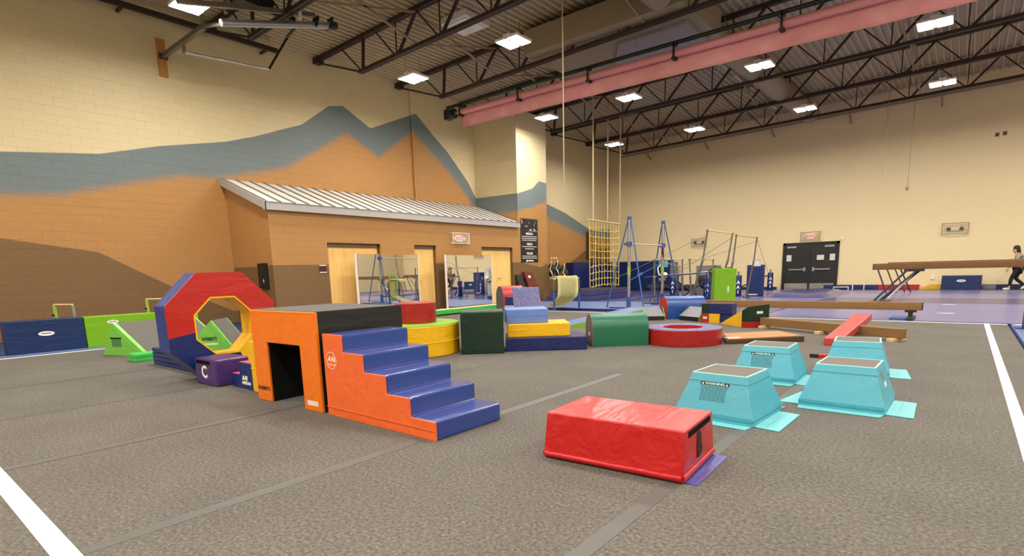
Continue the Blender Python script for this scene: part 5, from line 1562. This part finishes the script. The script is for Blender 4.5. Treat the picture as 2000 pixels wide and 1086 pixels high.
oval_badge(t, (0.64, 0, 0.36), X_, Z_, 0.3, 0.1)
for k, (x, w, h) in enumerate(((-4.6, 0.6, 0.12), (-3.85, 0.45, 0.26))):
    t = thing('mini_bar', ['flat white floor bar by the far wall', 'small white upright bar by the far wall'][k], 'floor bar', (x, 29.1, 0.02), 0.4, 'small white bars')
    MB().tube((0, 0, 0), (0, 0, h), 0.022).tube((w, 0, 0), (w, 0, h), 0.022).build('post', SIGNW, t)
    MB().tube((0, 0, h), (w, 0, h), 0.02).build('rail', SIGNW, t)

# ------------------------------------------------------------------ walking person by the far wall
def skinned(name, nodes, edges, mat, parent, sub=2):
    me = bpy.data.meshes.new(name)
    me.from_pydata([n[0] for n in nodes], edges, [])
    o = bpy.data.objects.new(name, me)
    COL.objects.link(o)
    m = o.modifiers.new('skin', 'SKIN')
    sv = me.skin_vertices[0].data
    for i, n in enumerate(nodes):
        r = n[1]
        sv[i].radius = r if isinstance(r, tuple) else (r, r)
    sv[0].use_root = True
    s = o.modifiers.new('subd', 'SUBSURF')
    s.levels = sub
    s.render_levels = sub
    dg = bpy.context.evaluated_depsgraph_get()
    m2 = bpy.data.meshes.new_from_object(o.evaluated_get(dg))
    bpy.data.objects.remove(o)
    m2.name = name
    m2.materials.clear()
    m2.materials.append(mat)
    for p in m2.polygons:
        p.use_smooth = True
    o = bpy.data.objects.new(name, m2)
    COL.objects.link(o)
    if parent is not None:
        o.parent = parent
    return o
pr = thing('person', 'person in grey hoodie and black leggings walking left by the far wall', 'person', (1.6, 28.75, 0.02))
# local: walks toward -x; body continuous
bn = [((0.0, 0, 0.86), (0.12, 0.15)), ((0.02, 0, 1.02), (0.11, 0.14)), ((0.0, 0, 1.2), (0.11, 0.16)), ((-0.04, 0, 1.33), (0.08, 0.14)), ((-0.09, 0, 1.4), 0.052), ((-0.14, 0, 1.47), (0.075, 0.07)), ((-0.165, 0, 1.57), (0.125, 0.1)),
      ((-0.05, -0.17, 1.3), 0.055), ((-0.12, -0.21, 1.05), 0.042), ((-0.3, -0.19, 0.84), 0.034),
      ((-0.02, 0.17, 1.3), 0.055), ((0.12, 0.21, 1.08), 0.042), ((0.05, 0.2, 0.86), 0.034),
      ((-0.03, -0.09, 0.78), 0.09), ((-0.17, -0.09, 0.45), 0.058), ((-0.2, -0.09, 0.1), 0.04), ((-0.3, -0.09, 0.045), 0.036),
      ((0.03, 0.09, 0.78), 0.09), ((-0.04, 0.09, 0.44), 0.058), ((0.26, 0.09, 0.16), 0.04), ((0.24, 0.09, 0.06), 0.036)]
be = [(0, 1), (1, 2), (2, 3), (3, 4), (4, 5), (5, 6), (3, 7), (7, 8), (8, 9), (3, 10), (10, 11), (11, 12), (0, 13), (13, 14), (14, 15), (15, 16), (0, 17), (17, 18), (18, 19), (19, 20)]
skinned('body', bn, be, SKIN, pr)
hn = [((0.01, 0, 0.86), (0.145, 0.175)), ((0.03, 0, 1.02), (0.135, 0.17)), ((0.01, 0, 1.2), (0.135, 0.185)), ((-0.03, 0, 1.33), (0.1, 0.165)), ((-0.07, 0, 1.38), 0.075), ((0.06, 0, 1.38), 0.07),
      ((-0.04, -0.18, 1.3), 0.075), ((-0.12, -0.22, 1.05), 0.06), ((-0.27, -0.195, 0.88), 0.048),
      ((-0.01, 0.18, 1.3), 0.075), ((0.12, 0.22, 1.08), 0.06), ((0.06, 0.205, 0.9), 0.048)]
skinned('hoodie', hn, [(0, 1), (1, 2), (2, 3), (3, 4), (3, 5), (3, 6), (6, 7), (7, 8), (3, 9), (9, 10), (10, 11)], HOODIE, pr)
ln = [((0.0, 0, 0.84), (0.13, 0.165)), ((-0.03, -0.09, 0.76), 0.105), ((-0.17, -0.09, 0.45), 0.07), ((-0.2, -0.09, 0.14), 0.052), ((0.03, 0.09, 0.76), 0.105), ((-0.04, 0.09, 0.44), 0.07), ((0.24, 0.09, 0.18), 0.052)]
skinned('leggings', ln, [(0, 1), (1, 2), (2, 3), (0, 4), (4, 5), (5, 6)], LEGGING, pr)
MB().sphere((-0.115, 0, 1.605), 0.104, sx=1.0, sy=0.92, sz=0.95).sphere((-0.085, 0, 1.53), 0.09, sy=0.95, sz=1.2).sphere((-0.03, 0, 1.45), 0.055, sz=1.3).build('hair', HAIR, pr, smooth=True)
# face
MB().sphere((-0.226, 0, 1.53), 0.015, sz=1.4).build('nose', SKIN, pr, smooth=True)
MB().sphere((-0.214, -0.034, 1.548), 0.009).sphere((-0.214, 0.034, 1.548), 0.009).build('eyes', HAIR, pr, smooth=True)
MB().box(-0.218, -0.02, 1.492, -0.2, 0.02, 1.499).build('mouth', VMAR, pr)
# hands with fingers
for (hx, hy, hz) in ((-0.3, -0.19, 0.84), (0.05, 0.2, 0.86)):
    mb = MB()
    mb.sphere((hx - 0.02, hy, hz - 0.05), 0.04, sy=0.5, sz=1.2, seg=12)
    for k in range(4):
        mb.path([(hx - 0.045 + 0.018 * k, hy, hz - 0.08), (hx - 0.06 + 0.02 * k, hy + 0.005, hz - 0.12 - 0.006 * (k in (1, 2))), (hx - 0.05 + 0.02 * k, hy + 0.01, hz - 0.15 - 0.008 * (k in (1, 2)))], [0.009, 0.008, 0.006], n=6)
    mb.path([(hx - 0.045, hy, hz - 0.04), (hx - 0.075, hy + 0.005, hz - 0.07), (hx - 0.075, hy + 0.008, hz - 0.1)], [0.01, 0.009, 0.007], n=6)
    mb.build('hand', SKIN, pr, smooth=True)
MB().sphere((-0.28, -0.09, 0.05), 0.05, sx=2.3, sy=0.85, sz=0.95).build('shoe', SHOE, pr, smooth=True)
sh = MB().sphere((0, 0, 0), 0.05, sx=2.3, sy=0.85, sz=0.95).build('shoe', SHOE, pr, smooth=True, at=(0.22, 0.09, 0.105))
sh.rotation_euler = (0, -0.75, 0)

# ------------------------------------------------------------------ light and view
w = bpy.data.worlds.new('world')
sc.world = w
w.use_nodes = True
w.node_tree.nodes['Background'].inputs[0].default_value = (0.9, 0.85, 0.75, 1)
w.node_tree.nodes['Background'].inputs[1].default_value = 0.0
sc.view_settings.view_transform = 'Standard'
sc.view_settings.look = 'None'
sc.view_settings.gamma = 1.0
sc.view_settings.use_curve_mapping = False
sc.view_settings.exposure = 0.0
